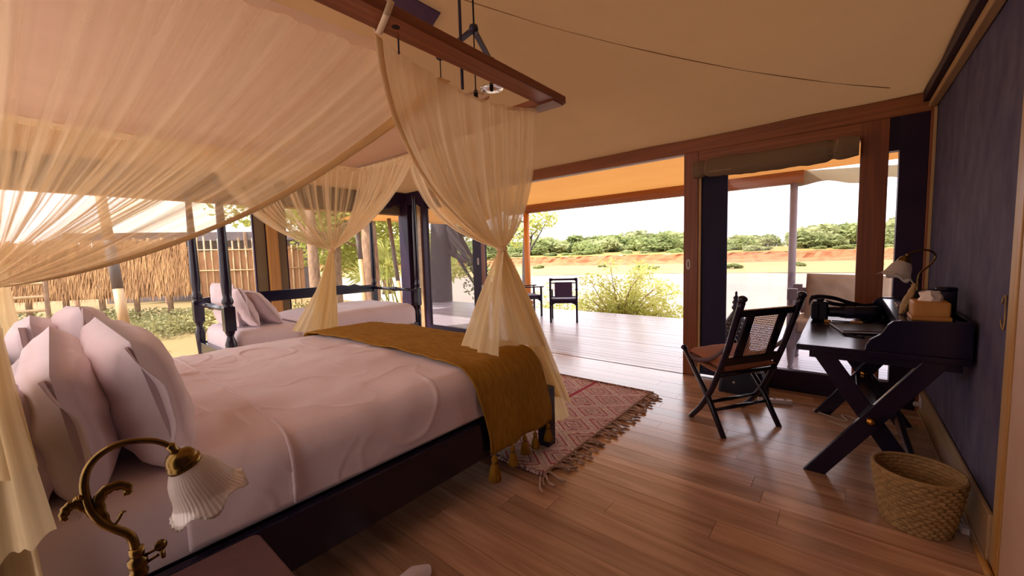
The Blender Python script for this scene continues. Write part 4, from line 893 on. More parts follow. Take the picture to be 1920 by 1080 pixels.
bl = thing('bedside_lamp', 'ornate brass bedside lamp with frosted ribbed glass shade, beside the big bed', 'lamp', (-1.081, 0.094, 0.50))
arm = [(-1.081, 0.093, 0.765), (-1.081, 0.091, 0.80), (-1.082, 0.084, 0.820), (-1.083, 0.067, 0.840), (-1.085, 0.051, 0.861), (-1.086, 0.039, 0.893), (-1.086, 0.035, 0.922), (-1.086, 0.035, 0.948), (-1.085, 0.042, 0.973), (-1.084, 0.057, 0.992), (-1.082, 0.080, 1.003), (-1.079, 0.106, 1.003), (-1.077, 0.137, 0.992), (-1.075, 0.159, 0.974)]
SPA = spline(arm, 80)
ao = obj('arm', MB().tube(SPA, [lerp(0.0085, 0.0055, i/79) for i in range(80)], 12), 'brass', bl, smooth=True)
obj('stem', MB().lathe([(0.060, 0.0), (0.062, 0.008), (0.050, 0.018), (0.020, 0.028), (0.012, 0.045), (0.010, 0.07), (0.010, 0.22), (0.014, 0.225), (0.016, 0.235), (0.013, 0.24), (0.016, 0.25), (0.016, 0.262), (0.010, 0.266), (0.012, 0.270), (0.012, 0.285)], (-1.081, 0.094, 0.50), n=22), 'brass', bl, smooth=True)
sc = obj('thumbscrew', MB().tube([(-1.081, 0.106, 0.762), (-1.078, 0.126, 0.766)], 0.003, 8).tube([(-1.081, 0.106, 0.745), (-1.078, 0.126, 0.752)], 0.003, 8), 'brass', bl, smooth=True)
obj('wing', MB().lathe([(0.002, -0.004), (0.011, -0.002), (0.011, 0.002), (0.002, 0.004)], (-1.078, 0.130, 0.770), axis=(1, 0.3, 0.2), n=14), 'brass', sc, smooth=True)
obj('wing', MB().lathe([(0.002, -0.004), (0.011, -0.002), (0.011, 0.002), (0.002, 0.004)], (-1.078, 0.132, 0.752), axis=(0.3, 1, 0.2), n=14), 'brass', sc, smooth=True)
def leafy(pts, w, name='leaf_scroll'):
    P_ = spline(pts, 28); return obj(name, MB().tube(P_, [w*(0.35 + math.sin(PI*min(1, i/27*0.95+0.05))*0.8 + 0.12*math.cos(i*1.9)) for i in range(28)], 10, flat=0.55), 'brass', ao, smooth=True)
leafy([(-1.084, 0.063, 0.847), (-1.084, 0.055, 0.872), (-1.084, 0.050, 0.898), (-1.084, 0.057, 0.917), (-1.082, 0.074, 0.924), (-1.081, 0.090, 0.916), (-1.081, 0.091, 0.903), (-1.081, 0.084, 0.902)], 0.0085)
leafy([(-1.085, 0.047, 0.864), (-1.086, 0.033, 0.896), (-1.087, 0.020, 0.912), (-1.088, 0.010, 0.908), (-1.089, 0.005, 0.894), (-1.089, 0.009, 0.887)], 0.0075)
leafy([(-1.084, 0.066, 0.842), (-1.083, 0.074, 0.856), (-1.083, 0.080, 0.866), (-1.082, 0.086, 0.866)], 0.005)
leafy([(-1.086, 0.036, 0.915), (-1.087, 0.026, 0.922), (-1.087, 0.018, 0.918)], 0.008)
AX = V3((0.004, 0.385, -0.92)).normalized(); O0 = V3((-1.075, 0.161, 0.972))
obj('swivel', MB().lathe([(0.005, -0.006), (0.009, 0.0), (0.007, 0.008), (0.010, 0.014), (0.007, 0.018)], O0, AX, n=16), 'brass', bl, smooth=True)
obj('gallery', MB().lathe([(0.008, 0.014), (0.018, 0.018), (0.025, 0.026), (0.029, 0.038), (0.029, 0.042), (0.031, 0.043), (0.031, 0.056), (0.029, 0.058)], O0, AX, n=30), 'brass', bl, smooth=True)
tulip('shade', bl, O0 + AX*0.052, AX, 1.08, n=6, rim=0.05)
# desk lamp
dl = thing('desk_lamp', 'small brass swan-neck lamp with white petal shade on the desk shelf', 'lamp', (0.356, 3.535, 0.949))
pts = [(0.356, 3.535, 0.98), (0.356, 3.535, 1.10), (0.357, 3.535, 1.135), (0.366, 3.538, 1.170), (0.398, 3.549, 1.207), (0.424, 3.559, 1.246), (0.428, 3.560, 1.278), (0.406, 3.552, 1.304), (0.370, 3.540, 1.311), (0.335, 3.528, 1.302), (0.308, 3.518, 1.285)]
obj('arm', MB().tube(spline(pts, 60), 0.0055, 10), 'brass', dl, smooth=True)
obj('base', MB().lathe([(0.055, 0), (0.056, 0.006), (0.040, 0.014), (0.014, 0.022), (0.010, 0.06), (0.008, 0.09)], (0.356, 3.535, 0.949), n=22), 'brass', dl, smooth=True)
AX2 = V3((-0.33, -0.12, -0.86)).normalized(); O2 = V3((0.305, 3.517, 1.283))
obj('swivel', MB().lathe([(0.006, -0.008), (0.012, 0.0), (0.008, 0.012)], O2, AX2, n=14), 'brass', dl, smooth=True)
obj('gallery', MB().lathe([(0.008, 0.008), (0.022, 0.014), (0.032, 0.030), (0.036, 0.046), (0.036, 0.050)], O2, AX2, n=24), 'brass', dl, smooth=True)
tulip('shade', dl, O2 + AX2*0.046, AX2, 1.18, n=6, rim=0.13)

# ------------------------------------------------------------------ bedside table, slippers, basket, floor things
ns_ = thing('bedside_table', 'low bedside table with brown leather top under the brass lamp', 'table', (-1.13, 0.15, 0))
def rr(x0, y0, x1, y1, r, z):
    out = []
    for cx, cy, a0 in ((x1-r, y1-r, 0), (x0+r, y1-r, PI/2), (x0+r, y0+r, PI), (x1-r, y0+r, 1.5*PI)):
        out += [(cx + r*math.cos(a0+a), cy + r*math.sin(a0+a), z) for a in np.linspace(0, PI/2, 6)]
    return out
obj('top', MB().prism(rr(-1.405, -0.12, -0.86, 0.398, 0.025, 0.462), (0, 0, 0.038)), 'brown_leather', ns_, bevel=0.006)
for lx in (-1.37, -0.90):
    for ly in (-0.08, 0.36): obj('leg', MB().box((lx-0.02, ly-0.02, 0), (lx+0.02, ly+0.02, 0.462)), 'darkwood', ns_, bevel=0.003)
obj('shelf', MB().box((-1.38, -0.09, 0.14), (-0.89, 0.37, 0.16)), 'darkwood', ns_)
def slipper(loc, rz_, label):
    o = thing('slipper', label, 'slipper', loc, rz_, 'white slippers beside the bed')
    def outl(z, k=1.0): return [(0.045*k*math.cos(t)*(1-0.12*math.sin(t)), 0.125*k*math.sin(t), z) for t in np.linspace(0, 2*PI, 30)[:-1]]
    obj('sole', MB().prism(outl(0.0), (0, 0, 0.014)), 'white_plastic', o, local=True, bevel=0.004)
    def up(u, v):
        y = lerp(0.122, -0.01, v); w = 0.046*math.sqrt(max(0.02, 1-(y/0.126)**2)); a = lerp(0, PI, u); h = (0.018 + 0.045*min(1, v*1.6+0.1)); return V3((w*math.cos(a), y, 0.012 + h*math.sin(a)**0.8))
    obj('upper', MB().grid(up, 18, 14), 'sheet', o, local=True, smooth=True, solid=0.004)
slipper((-1.325, 0.875, 0.0), 0.10, 'white slipper with its rounded toe showing at the bottom edge')
slipper((-1.20, 0.90, 0.0), -0.35, 'white slipper turned outward, right of the other slipper')
bsk = thing('waste_basket', 'woven grass waste basket by the slate wall', 'basket', (0.30, 2.64, 0))
rows, na = 150, 144; prof = []
for i in range(rows+1):
    h = 0.272*i/rows; prof.append((0.112 + 0.046*(i/rows)**0.8 + 0.005*abs(math.sin(PI*i/9.375)), h))
def wv(a, t, r, h):
    i = a*rows; row = int(i/9.375); return (r + 0.0055*math.sin(24*t + (row % 2)*PI)*abs(math.sin(PI*i/9.375)), h)
mb = MB().lathe(prof, (0.30, 2.64, 0.0), n=na, wob=wv, caps=False)
obj('wall', mb, 'basket', bsk, smooth=True, solid=0.008)
obj('rim', MB().tube([(0.30 + 0.160*math.cos(t), 2.64 + 0.160*math.sin(t), 0.274) for t in np.linspace(0, 2*PI, 60)], 0.008, 8), 'basket', bsk, smooth=True)
obj('bottom', MB().lathe([(0.110, 0.002), (0.110, 0.012)], (0.30, 2.64, 0), n=40), 'basket', bsk)
bg_ = thing('camera_bag', 'black bag on the floor against the glazed door', 'bag', (-0.70, 4.20, 0))
def bagf(sg):
    def f(u, v):
        a = u*2*PI; e = 0.28; c, s = math.cos(a), math.sin(a); k = (1 - 0.22*v*v); return V3((-0.70 + 0.20*math.copysign(abs(c)**e, c)*k, 4.22 + 0.12*math.copysign(abs(s)**e, s)*k, 0.005 + v*0.20 + 0.008*nz3(c*2, s*2, v*3)))
    return f
obj('body', MB().grid(bagf(1), 48, 12).prism([tuple(bagf(1)(i/24, 1.0)) for i in range(24)], (0, 0, 0.012)), 'black', bg_, smooth=True)
obj('buckle', MB().lathe([(0.010, 0), (0.010, 0.004)], (-0.76, 4.098, 0.115), axis=(0, -1, 0), n=14), 'white_plastic', bg_)
obj('handle', MB().tube(spline([(-0.80, 4.22, 0.205), (-0.78, 4.22, 0.25), (-0.62, 4.22, 0.25), (-0.60, 4.22, 0.205)], 20), 0.009, 8), 'black', bg_, smooth=True)
ps_ = thing('power_strip', 'pale power strip on the floor behind the chair', 'power strip', (-0.43, 4.06, 0))
obj('housing', MB().beam((-0.555, 4.02, 0.019), (-0.31, 4.10, 0.019), 0.052, 0.036), 'white_plastic', ps_, bevel=0.006)
for k in range(3):
    p = V3((-0.51, 4.035, 0.0375)).lerp(V3((-0.36, 4.085, 0.0375)), k/2); obj('socket', MB().lathe([(0.012, 0), (0.012, 0.001)], p, n=14), 'black', ps_)
obj('cord', MB().tube(spline([(-0.31, 4.10, 0.018), (-0.22, 4.15, 0.01), (-0.10, 4.17, 0.006), (-0.16, 4.06, 0.006), (-0.08, 3.98, 0.006), (0.05, 3.92, 0.006), (0.02, 4.05, 0.006), (0.12, 3.98, 0.006), (0.06, 3.80, 0.006), (-0.06, 3.86, 0.006), (0.10, 3.76, 0.006), (0.30, 3.82, 0.006), (0.44, 4.02, 0.03)], 120), 0.005, 6), 'cable', ps_, smooth=True)
wa = thing('wall_socket', 'pale double socket on the skirting by the corner of the glass wall', 'socket', (0.49, 4.3, 0.1))
obj('plate', MB().box((0.480, 4.26, 0.09), (0.4915, 4.36, 0.17)), 'white_plastic', wa, bevel=0.003)
obj('plug', MB().lathe([(0.018, 0), (0.018, 0.03), (0.010, 0.036)], (0.480, 4.31, 0.11), axis=(-1, 0, 0), n=14), 'white_plastic', wa, smooth=True)
fs = thing('floor_bracket', 'small pale bracket on the skirting behind the basket', 'bracket', (0.47, 2.75, 0))
obj('arm', MB().beam((0.462, 2.86, 0.065), (0.478, 2.70, 0.022), 0.012, 0.014), 'white_plastic', fs, bevel=0.002)
obj('foot', MB().box((0.455, 2.67, 0.0), (0.484, 2.71, 0.03)), 'white_plastic', fs, bevel=0.003)
ck = thing('cable_loop', 'thin dark cable loop hanging on the slate wall near the wardrobe', 'cable', (0.50, 2.56, 1.0))
obj('cord', MB().tube([(0.507, 2.515 + 0.05*math.cos(t)*(1 if math.cos(t) > 0 else 0.2), 1.06 + 0.07*math.sin(t)) for t in np.linspace(0.5, 5.8, 30)], 0.003, 6), 'basket', ck, smooth=True)

# rolled blind over the glazed door
rb = thing('rolled_blind', 'rolled taupe canvas blind tied above the glazed door', 'blind', (-0.55, 4.44, 2.2))
def blf(u, v):
    x = lerp(-1.215, 0.065, u); t = v*2*PI; e = min(u, 1-u); r = 0.072 + 0.014*math.sin(min(1, e*6)*PI/2) - 0.018*math.exp(-((u-0.09)/0.02)**2) - 0.018*math.exp(-((u-0.87)/0.02)**2) + 0.010*nz3(x*5, math.cos(t)*1.5, math.sin(t)*1.5) + 0.006*nz3(x*14, math.cos(t)*2, math.sin(t)*2)
    return (x, 4.415 + r*0.75*math.cos(t), 2.165 + r*1.1*math.sin(t) - 0.03*math.sin(u*PI)*0.4)
obj('roll', MB().grid(blf, 90, 28), 'blind', rb, smooth=True)
for x in (-1.09, -0.08):
    obj('tie_strap', MB().tube([(x + 0.01*math.sin(t), 4.415 + 0.052*math.cos(t), 2.17 + 0.068*math.sin(t)) for t in np.linspace(0, 2*PI, 24)], 0.010, 6, flat=0.5), 'tan_skirt', rb, smooth=True)
obj('hem_bar', MB().tube([(-1.05, 4.36, 2.115), (0.055, 4.37, 2.125)], 0.006, 8), 'tan_skirt', rb, smooth=True)

# ------------------------------------------------------------------ verandah furniture
def deck_chair(loc, rz_, label):
    o = thing('verandah_armchair', label, 'chair', loc, rz_, 'armchairs on the verandah')
    w, d = 0.255, 0.25     # local: faces +Y, back at -Y
    for sx in (-1, 1):
        obj('back_leg', MB().prism([(sx*w-0.02, -d-0.02, 0), (sx*w+0.02, -d-0.02, 0), (sx*w+0.02, -d-0.02, 0.88), (sx*w-0.02, -d-0.02, 0.88)], (0, 0.04, 0)), 'darkwood', o, local=True, bevel=0.005)
        obj('front_leg', MB().prism([(sx*w-0.02, d-0.02, 0), (sx*w+0.02, d-0.02, 0), (sx*w+0.02, d-0.02, 0.64), (sx*w-0.02, d-0.02, 0.64)], (0, 0.04, 0)), 'darkwood', o, local=True, bevel=0.005)
        obj('arm', MB().box((sx*w-0.03, -d, 0.64), (sx*w+0.03, d+0.06, 0.665)), 'darkwood', o, local=True, bevel=0.006)
        ap = [(sx*w-0.012, -d, 0.44), (sx*w-0.012, -d, 0.30), (sx*w-0.012, -d+0.04, 0.35), (sx*w-0.012, -d+0.1, 0.385), (sx*w-0.012, d-0.1, 0.385), (sx*w-0.012, d-0.04, 0.35), (sx*w-0.012, d, 0.30), (sx*w-0.012, d, 0.44)]
        obj('side_apron', MB().prism(ap, (0.024, 0, 0)), 'darkwood', o, local=True)
    for yy in (-d, d):
        ap = [(-w, yy-0.012, 0.44), (-w, yy-0.012, 0.30), (-w+0.04, yy-0.012, 0.36), (-w+0.1, yy-0.012, 0.385), (w-0.1, yy-0.012, 0.385), (w-0.04, yy-0.012, 0.36), (w, yy-0.012, 0.30), (w, yy-0.012, 0.44)]
        obj('apron', MB().prism(ap, (0, 0.024, 0)), 'darkwood', o, local=True)
    obj('seat', MB().box((-w, -d, 0.425), (w, d, 0.475)), 'plum_leather', o, local=True, bevel=0.02, seg=3)
    top = [(-w, -d-0.012, 0.885), (-w, -d-0.012, 0.81), (-w+0.05, -d-0.012, 0.835), (w-0.05, -d-0.012, 0.835), (w, -d-0.012, 0.81), (w, -d-0.012, 0.885), (w-0.06, -d-0.012, 0.872), (-w+0.06, -d-0.012, 0.872)]
    obj('top_rail', MB().prism(top, (0, 0.03, 0)), 'darkwood', o, local=True)
    obj('back_rail', MB().box((-w, -d-0.01, 0.775), (w, -d+0.012, 0.795)), 'darkwood', o, local=True)
    obj('back_rail', MB().box((-w, -d-0.01, 0.505), (w, -d+0.012, 0.525)), 'darkwood', o, local=True)
    obj('back_panel', MB().box((-0.17, -d-0.014, 0.50), (0.17, -d+0.016, 0.80)), 'plum_leather', o, local=True, bevel=0.006)
    return o
deck_chair((-4.345, 6.86, -0.001), 0.53, 'dark armchair seen from behind near the deck edge')
deck_chair((-5.43, 7.04, -0.001), -0.62, 'dark armchair seen from the side, half hidden by the net tail')
so = thing('outdoor_sofa', 'grey-painted wooden sofa on the verandah behind the glazed door', 'sofa', (0.25, 5.62, 0))
for x in (-0.43, 0.95):
    for y_ in (5.32, 6.0):
        q = obj('post', MB().lathe([(0.020, 0), (0.030, 0.02), (0.022, 0.05), (0.034, 0.12), (0.042, 0.2), (0.042, 0.24)], (x, y_, 0), n=14).box((x-0.042, y_-0.042, 0.24), (x+0.042, y_+0.042, 0.50)).lathe([(0.030, 0.5), (0.026, 0.56), (0.034, 0.7), (0.040, 0.78)], (x, y_, 0), n=14).box((x-0.045, y_-0.045, 0.78), (x+0.045, y_+0.045, 0.90)), 'grey_paint', so)
obj('seat_frame', MB().box((-0.43, 5.32, 0.26), (0.95, 6.0, 0.42)), 'grey_paint', so, bevel=0.006)
obj('seat_pad', MB().box((-0.40, 5.30, 0.42), (0.92, 5.98, 0.55)), 'grey_cushion', so, bevel=0.03, seg=3)
obj('back', MB().box((-0.40, 5.97, 0.55), (0.92, 6.02, 0.86)), 'grey_paint', so, bevel=0.006)
pillow('cushion', (0.02, 5.60, 0.54), 0.72, 0.50, 0.20, 0.04, -0.12, 0.10, 'square beige cushion propped on the verandah sofa', None, 6.6, 'grey_cushion', cuff=False)
lt = thing('pierced_lantern', 'black pierced-metal lantern standing on the deck behind the chair', 'lantern', (-0.98, 5.35, 0))
pf = [(0.08, 0), (0.10, 0.02), (0.13, 0.10), (0.15, 0.22), (0.15, 0.36), (0.12, 0.48), (0.07, 0.56), (0.03, 0.62), (0.05, 0.65), (0.03, 0.69), (0.045, 0.715), (0.025, 0.75), (0.035, 0.77), (0.012, 0.80), (0.015, 0.83), (0.004, 0.85)]
obj('shell', MB().lathe(pf, (-0.98, 5.35, 0), n=24), 'black', lt, smooth=True)
mb = MB(); random.seed(4)
for r_i in range(9):
    h = 0.12 + r_i*0.045; rr_ = np.interp(h, [p[1] for p in pf[:8]], [p[0] for p in pf[:8]])
    for k in range(22):
        a = 2*PI*(k + 0.5*(r_i % 2))/22; d = V3((math.cos(a), math.sin(a), 0)); mb.lathe([(0.009, -0.004), (0.006, 0.003)], V3((-0.98, 5.35, h)) + d*rr_, d, n=6)
obj('piercing', mb, 'cane', lt, kind='stuff')
tp = thing('terracotta_pot', 'small clay pot on the deck edge beneath the half-hidden armchair', 'pot', (-5.95, 7.75, 0))
obj('pot', MB().lathe([(0.08, 0), (0.10, 0.04), (0.14, 0.2), (0.15, 0.22), (0.13, 0.22), (0.11, 0.1)], (-5.95, 7.75, 0), n=20), 'cliff', tp, smooth=True)
obj('twig', MB().tube(spline([(-5.95, 7.75, 0.1), (-5.93, 7.74, 0.3), (-5.88, 7.7, 0.42)], 10), 0.008, 6), 'bark_d', tp)

# ------------------------------------------------------------------ outside on the left: fence, poles, neighbour tent
FA, FBp, FC = V3((-19.6, -3.0, 0)), V3((-15.35, 3.15, 0)), V3((-13.6, 5.75, 0))
tf = thing('thatch_fence', 'long thatched screen fence on short posts beyond the open side', 'fence', (-17.5, 0, -0.35))
fd = (FBp-FA).normalized(); fn = V3((fd.y, -fd.x, 0))
obj('backing', MB().prism([FA+V3((0, 0, 0.42)), FBp+V3((0, 0, 0.42)), FBp+V3((0, 0, 1.9)), FA+V3((0, 0, 1.9))], fn*-0.05), 'thatch_d', tf)
mb = MB(); random.seed(5); Lf = (FBp-FA).length
vs, fs_ = [], []
for row in range(7):
    zt = 0.62 + row*0.22
    for k in range(820):
        a = random.uniform(0, Lf); p = FA + fd*a + fn*(0.03 + 0.03*random.random() + row*0.004); L = random.uniform(0.22, 0.46); w = random.uniform(0.010, 0.026); t_ = random.gauss(0, 0.10)
        z1 = zt + random.uniform(0.0, 0.2); b = len(vs)
        q = p + fd*L*t_ + fn*random.uniform(0.02, 0.09)
        vs += [tuple(p - fd*w + V3((0, 0, z1))), tuple(p + fd*w + V3((0, 0, z1))), tuple(q + V3((0, 0, max(0.22, z1-L))))]; fs_.append((b, b+1, b+2))
mb._add(vs, fs_); obj('straw', mb, 'thatch', tf, kind='stuff')
for k in range(9):
    p = FA.lerp(FBp, (k+0.3)/9); obj('fence_post', MB().tube([(p.x, p.y, -0.4), (p.x, p.y, 2.05)], 0.07, 8), 'bark', tf, smooth=True)
lf = thing('bamboo_fence', 'openwork bamboo pole fence beside the thatched screen', 'fence', (-14.5, 4.5, -0.35))
random.seed(9); ld = (FC-FBp); LL = ld.length; ldn = ld.normalized(); lnn = V3((ldn.y, -ldn.x, 0))
for k in range(17):
    p = FBp + ld*((k+0.3)/17); h = 1.95 + random.uniform(-0.1, 0.28); obj('upright', MB().tube([(p.x, p.y, -0.4), (p.x+random.uniform(-0.04, 0.04), p.y, h)], 0.018+0.010*random.random(), 7), 'bamboo', lf, smooth=True)
for z in (0.30, 1.15, 1.78):
    a, b = FBp + lnn*0.06 + V3((0, 0, z)), FC + lnn*0.06 + V3((0, 0, z)); obj('cross_pole', MB().tube([a, a.lerp(b, 0.5)+V3((0, 0, -0.02)), b], 0.018, 7), 'bamboo', lf, smooth=True)
for k in range(14):
    p0, p1 = FBp + ld*(k/14), FBp + ld*((k+1)/14); c = random.uniform(1.72, 1.86)
    obj('reed_panel', MB().prism([p0 - lnn*0.05 + V3((0, 0, 0.22)), p1 - lnn*0.05 + V3((0, 0, 0.22)), p1 - lnn*0.05 + V3((0, 0, c)), p0 - lnn*0.05 + V3((0, 0, c))], lnn*0.02), 'thatch_d', lf)
pk = FA.lerp(FBp, 0.62)
for k in range(9):
    p = FA.lerp(FBp, 0.80 + k*0.023); obj('fence_picket', MB().tube([(p.x-0.05, p.y, 1.8), (p.x-0.05, p.y, 2.12 + 0.05*(k % 2))], 0.035, 7), 'bamboo', tf, smooth=True)
def lean_pole(a, b, r, bands, label):
    a, b = V3(a), V3(b); o = thing('tent_pole', label, 'pole', a)
    cuts = [0] + bands + [1]; dark = True
    for i, (s, e) in enumerate(zip(cuts, cuts[1:])):
        obj('pole_section', MB().tube([a.lerp(b, s), a.lerp(b, e)], r*(1.04 if i % 2 == 0 else 1.0), 12), 'bamboo_d' if i % 2 == 0 else 'bamboo', o, smooth=True)
    return o
lean_pole((-8.05, 0.88, -0.36), (-8.55, 0.78, 2.4), 0.062, [0.26, 0.50, 0.76], 'thick banded bamboo pole leaning outside the open side')
lean_pole((-8.15, 4.75, -0.36), (-8.95, 5.05, 2.4), 0.055, [0.05, 0.62], 'bamboo pole leaning behind the foot of the narrow bed')
lean_pole((-7.4, 5.2, -0.36), (-8.35, 5.55, 2.3), 0.045, [0.04, 0.45], 'slimmer bamboo pole leaning nearer the corner post')
nt = thing('neighbour_tent', 'pale canvas tent roof with dark walls behind the bamboo fence', 'tent', (-22, 6.5, -0.35))
def tr_(u, v):
    a = V3((-24.5, 1.0, 2.75)).lerp(V3((-18.5, 9.0, 2.72)), u); b = V3((-27.5, 3.5, 4.7)).lerp(V3((-24.5, 8.5, 4.5)), u); return a.lerp(b, v) - V3((0, 0, 0.25*math.sin(v*PI)))
obj('roof', MB().grid(tr_, 16, 10), 'tent_white', nt, smooth=True)
def tv_(u, v):
    a = V3((-24.5, 1.0, 2.75)).lerp(V3((-18.5, 9.0, 2.72)), u); return a - V3((0, 0, 0.38*v))
obj('valance', MB().grid(tv_, 16, 2), 'tent_dark', nt)
obj('wall', MB().prism([(-26.0, 2.2, -0.4), (-20.5, 8.9, -0.4), (-20.5, 8.9, 2.7), (-26.0, 2.2, 2.7)], (-0.1, 0.08, 0)), 'tent_dark', nt)
for k in range(4):
    p = V3((-24.4, 1.2, 0)).lerp(V3((-18.6, 8.8, 0)), k/3); obj('pole', MB().tube([(p.x, p.y, -0.4), (p.x, p.y, 2.7)], 0.07, 8), 'bark', nt)
rl = thing('pole_rail', 'low rail of thin poles at the left end of the thatched fence', 'rail', (-16.5, -0.3, -0.35))
for z in (0.25, 0.6, 0.95): obj('rail', MB().tube([(-16.6, -1.6, z), (-15.9, 0.25, z+0.03)], 0.04, 7), 'bamboo', rl)
for k in range(4):
    p = V3((-16.6, -1.6, 0)).lerp(V3((-15.9, 0.25, 0)), k/3); obj('rail_post', MB().tube([(p.x, p.y, -0.4), (p.x, p.y, 1.1)], 0.05, 7), 'bark', rl)

# ------------------------------------------------------------------ plants
def leaf_cloud(n, size, seed, lobes, flat=0.7, aspect=1.0):
    """n small leaf quads over a set of lobes (centre, radius)"""
    rnd = random.Random(seed); vs, fs = [], []
    for _ in range(n):
        c, r = lobes[rnd.randrange(len(lobes))]; d = V3((rnd.gauss(0, 1), rnd.gauss(0, 1), rnd.gauss(0, 1))).normalized()
        p = V3(c) + V3((d.x*r, d.y*r, d.z*r*flat))*(rnd.random()**0.35)
        a = V3((rnd.gauss(0, 1), rnd.gauss(0, 1), rnd.gauss(0, 0.6))).normalized(); b = a.cross(V3((rnd.gauss(0, 1), rnd.gauss(0, 1), rnd.gauss(0, 1)))).normalized()
        s = size*rnd.uniform(0.6, 1.4); k = len(vs)
        vs += [tuple(p - a*s), tuple(p + b*s*0.45*aspect), tuple(p + a*s), tuple(p - b*s*0.45*aspect)]; fs.append((k, k+1, k+2, k+3))
    return MB()._add(vs, fs)
def trunk_tree(name, base, h, r, lobes, n, size, m, bark, label, group=None, branches=6, seed=1, bend=0.3, cat='tree'):
    base = V3(base); rnd = random.Random(seed); o = thing(name, label, cat, base, 0, group)
    top = base + V3((rnd.uniform(-bend, bend), rnd.uniform(-bend, bend), h)); pts = spline([base - V3((0, 0, 0.3)), base.lerp(top, 0.5) + V3((rnd.uniform(-0.1, 0.1), 0, 0)), top], 14)
    tk = obj('trunk', MB().tube(pts, [r*(1.25 if i == 0 else 1) * lerp(1.1, 0.75, i/13) for i in range(14)], 12), bark, o, smooth=True)
    for k in range(branches):
        c, rr_ = lobes[k % len(lobes)] if lobes else ((top.x-base.x+rnd.uniform(-1, 1), top.y-base.y+rnd.uniform(-1, 1), h+1), 0.5)
        s = base.lerp(top, rnd.uniform(0.55, 1.0)); e = base + V3(c) + V3((rnd.uniform(-1, 1), rnd.uniform(-1, 1), 0))*rr_*0.5
        obj('branch', MB().tube(spline([s, s.lerp(e, 0.5) + V3((rnd.uniform(-.3, .3), rnd.uniform(-.3, .3), rnd.uniform(-.1, .4)))*0.6, e], 10), [lerp(r*0.4, r*0.08, i/9) for i in range(10)], 7), bark, tk, smooth=True)
    if n: obj('foliage', leaf_cloud(n, size, seed, [(V3(base)+V3(c), q) for c, q in lobes]), m, o, kind='stuff')
    return o
trunk_tree('shade_tree', (-11.9, 5.35, -0.35), 3.4, 0.16, [((-1.2, 0.8, 3.4), 1.6), ((-2.2, -0.6, 3.8), 1.6), ((-1.0, 2.2, 3.6), 1.5), ((-3, 2, 2.2), 1.4), ((-3.2, 3.6, 1.6), 1.3)], 5200, 0.10, 'leaf', 'bark', 'spreading yellow-green tree behind the tied net at the foot', seed=3)
trunk_tree('palm_tree', (-9.7, 5.75, -0.35), 2.9, 0.23, [((0.2, 0.2, 3.3), 0.9), ((-0.5, 0.6, 3.4), 0.9)], 1500, 0.13, 'leaf', 'bark', 'stout palm trunk with shaggy top seen left of the narrow bed foot', seed=5, bend=0.1)
trunk_tree('slender_tree', (-13.2, 6.6, -0.35), 4.0, 0.17, [((0, 0.5, 4), 1.6), ((-1.5, 1, 3), 1.6), ((1.3, 1.2, 3.2), 1.3)], 3800, 0.11, 'leaf', 'bark', 'slender pale-trunked tree behind the gathered net', seed=8)
trunk_tree('riverside_tree', (-9.55, 8.05, -0.35), 3.6, 0.33, [((-0.3, 0.4, 4.4), 1.3), ((1.4, 0.4, 1.3), 0.7), ((1.2, 0.6, 0.8), 0.6), ((1.5, 0.9, 2.1), 0.6), ((-0.6, 0.2, 1.2), 0.6)], 1100, 0.06, 'leaf_d', 'bark_d', 'thick dark trunk with bare twigs behind the insect-screen door', branches=14, seed=12, bend=0.25)
trunk_tree('back_tree', (-27, 10.5, -0.35), 4.5, 0.3, [((0, 0, 5), 2.5), ((2, 2, 4), 2.2), ((-2, -3, 5), 2.3)], 4200, 0.16, 'leaf_d', 'bark_d', 'dense green tree rising over the pale tent roof', seed=15)
trunk_tree('back_tree', (-20, 13.0, -0.35), 3.0, 0.25, [((0, 0, 3), 2.0), ((2.2, 0, 2), 1.8), ((-2, -1, 2.6), 2.0), ((3.8, 1, 1.4), 1.5)], 5200, 0.13, 'leaf', 'bark', 'bright sunlit tree behind the pale trunk at the bamboo fence end', seed=18)
trunk_tree('back_tree', (-13.6, 10.6, -0.8), 2.6, 0.18, [((0, 0, 2.7), 1.1), ((0.6, 0.9, 3.0), 1.0), ((-0.9, 0, 2.6), 1.1)], 2600, 0.10, 'leaf', 'bark', 'round light-green crown seen under the flysheet by the corner post', seed=19)
trunk_tree('back_tree', (-12.4, 16.0, -1.9), 4.8, 0.14, [((0, 0, 4.6), 0.9), ((0.9, 0.4, 5.0), 0.8), ((-0.9, 0.5, 4.2), 0.9)], 1000, 0.10, 'leaf', 'bark_d', 'thin airy tree rising behind the amber verandah post', seed=22)
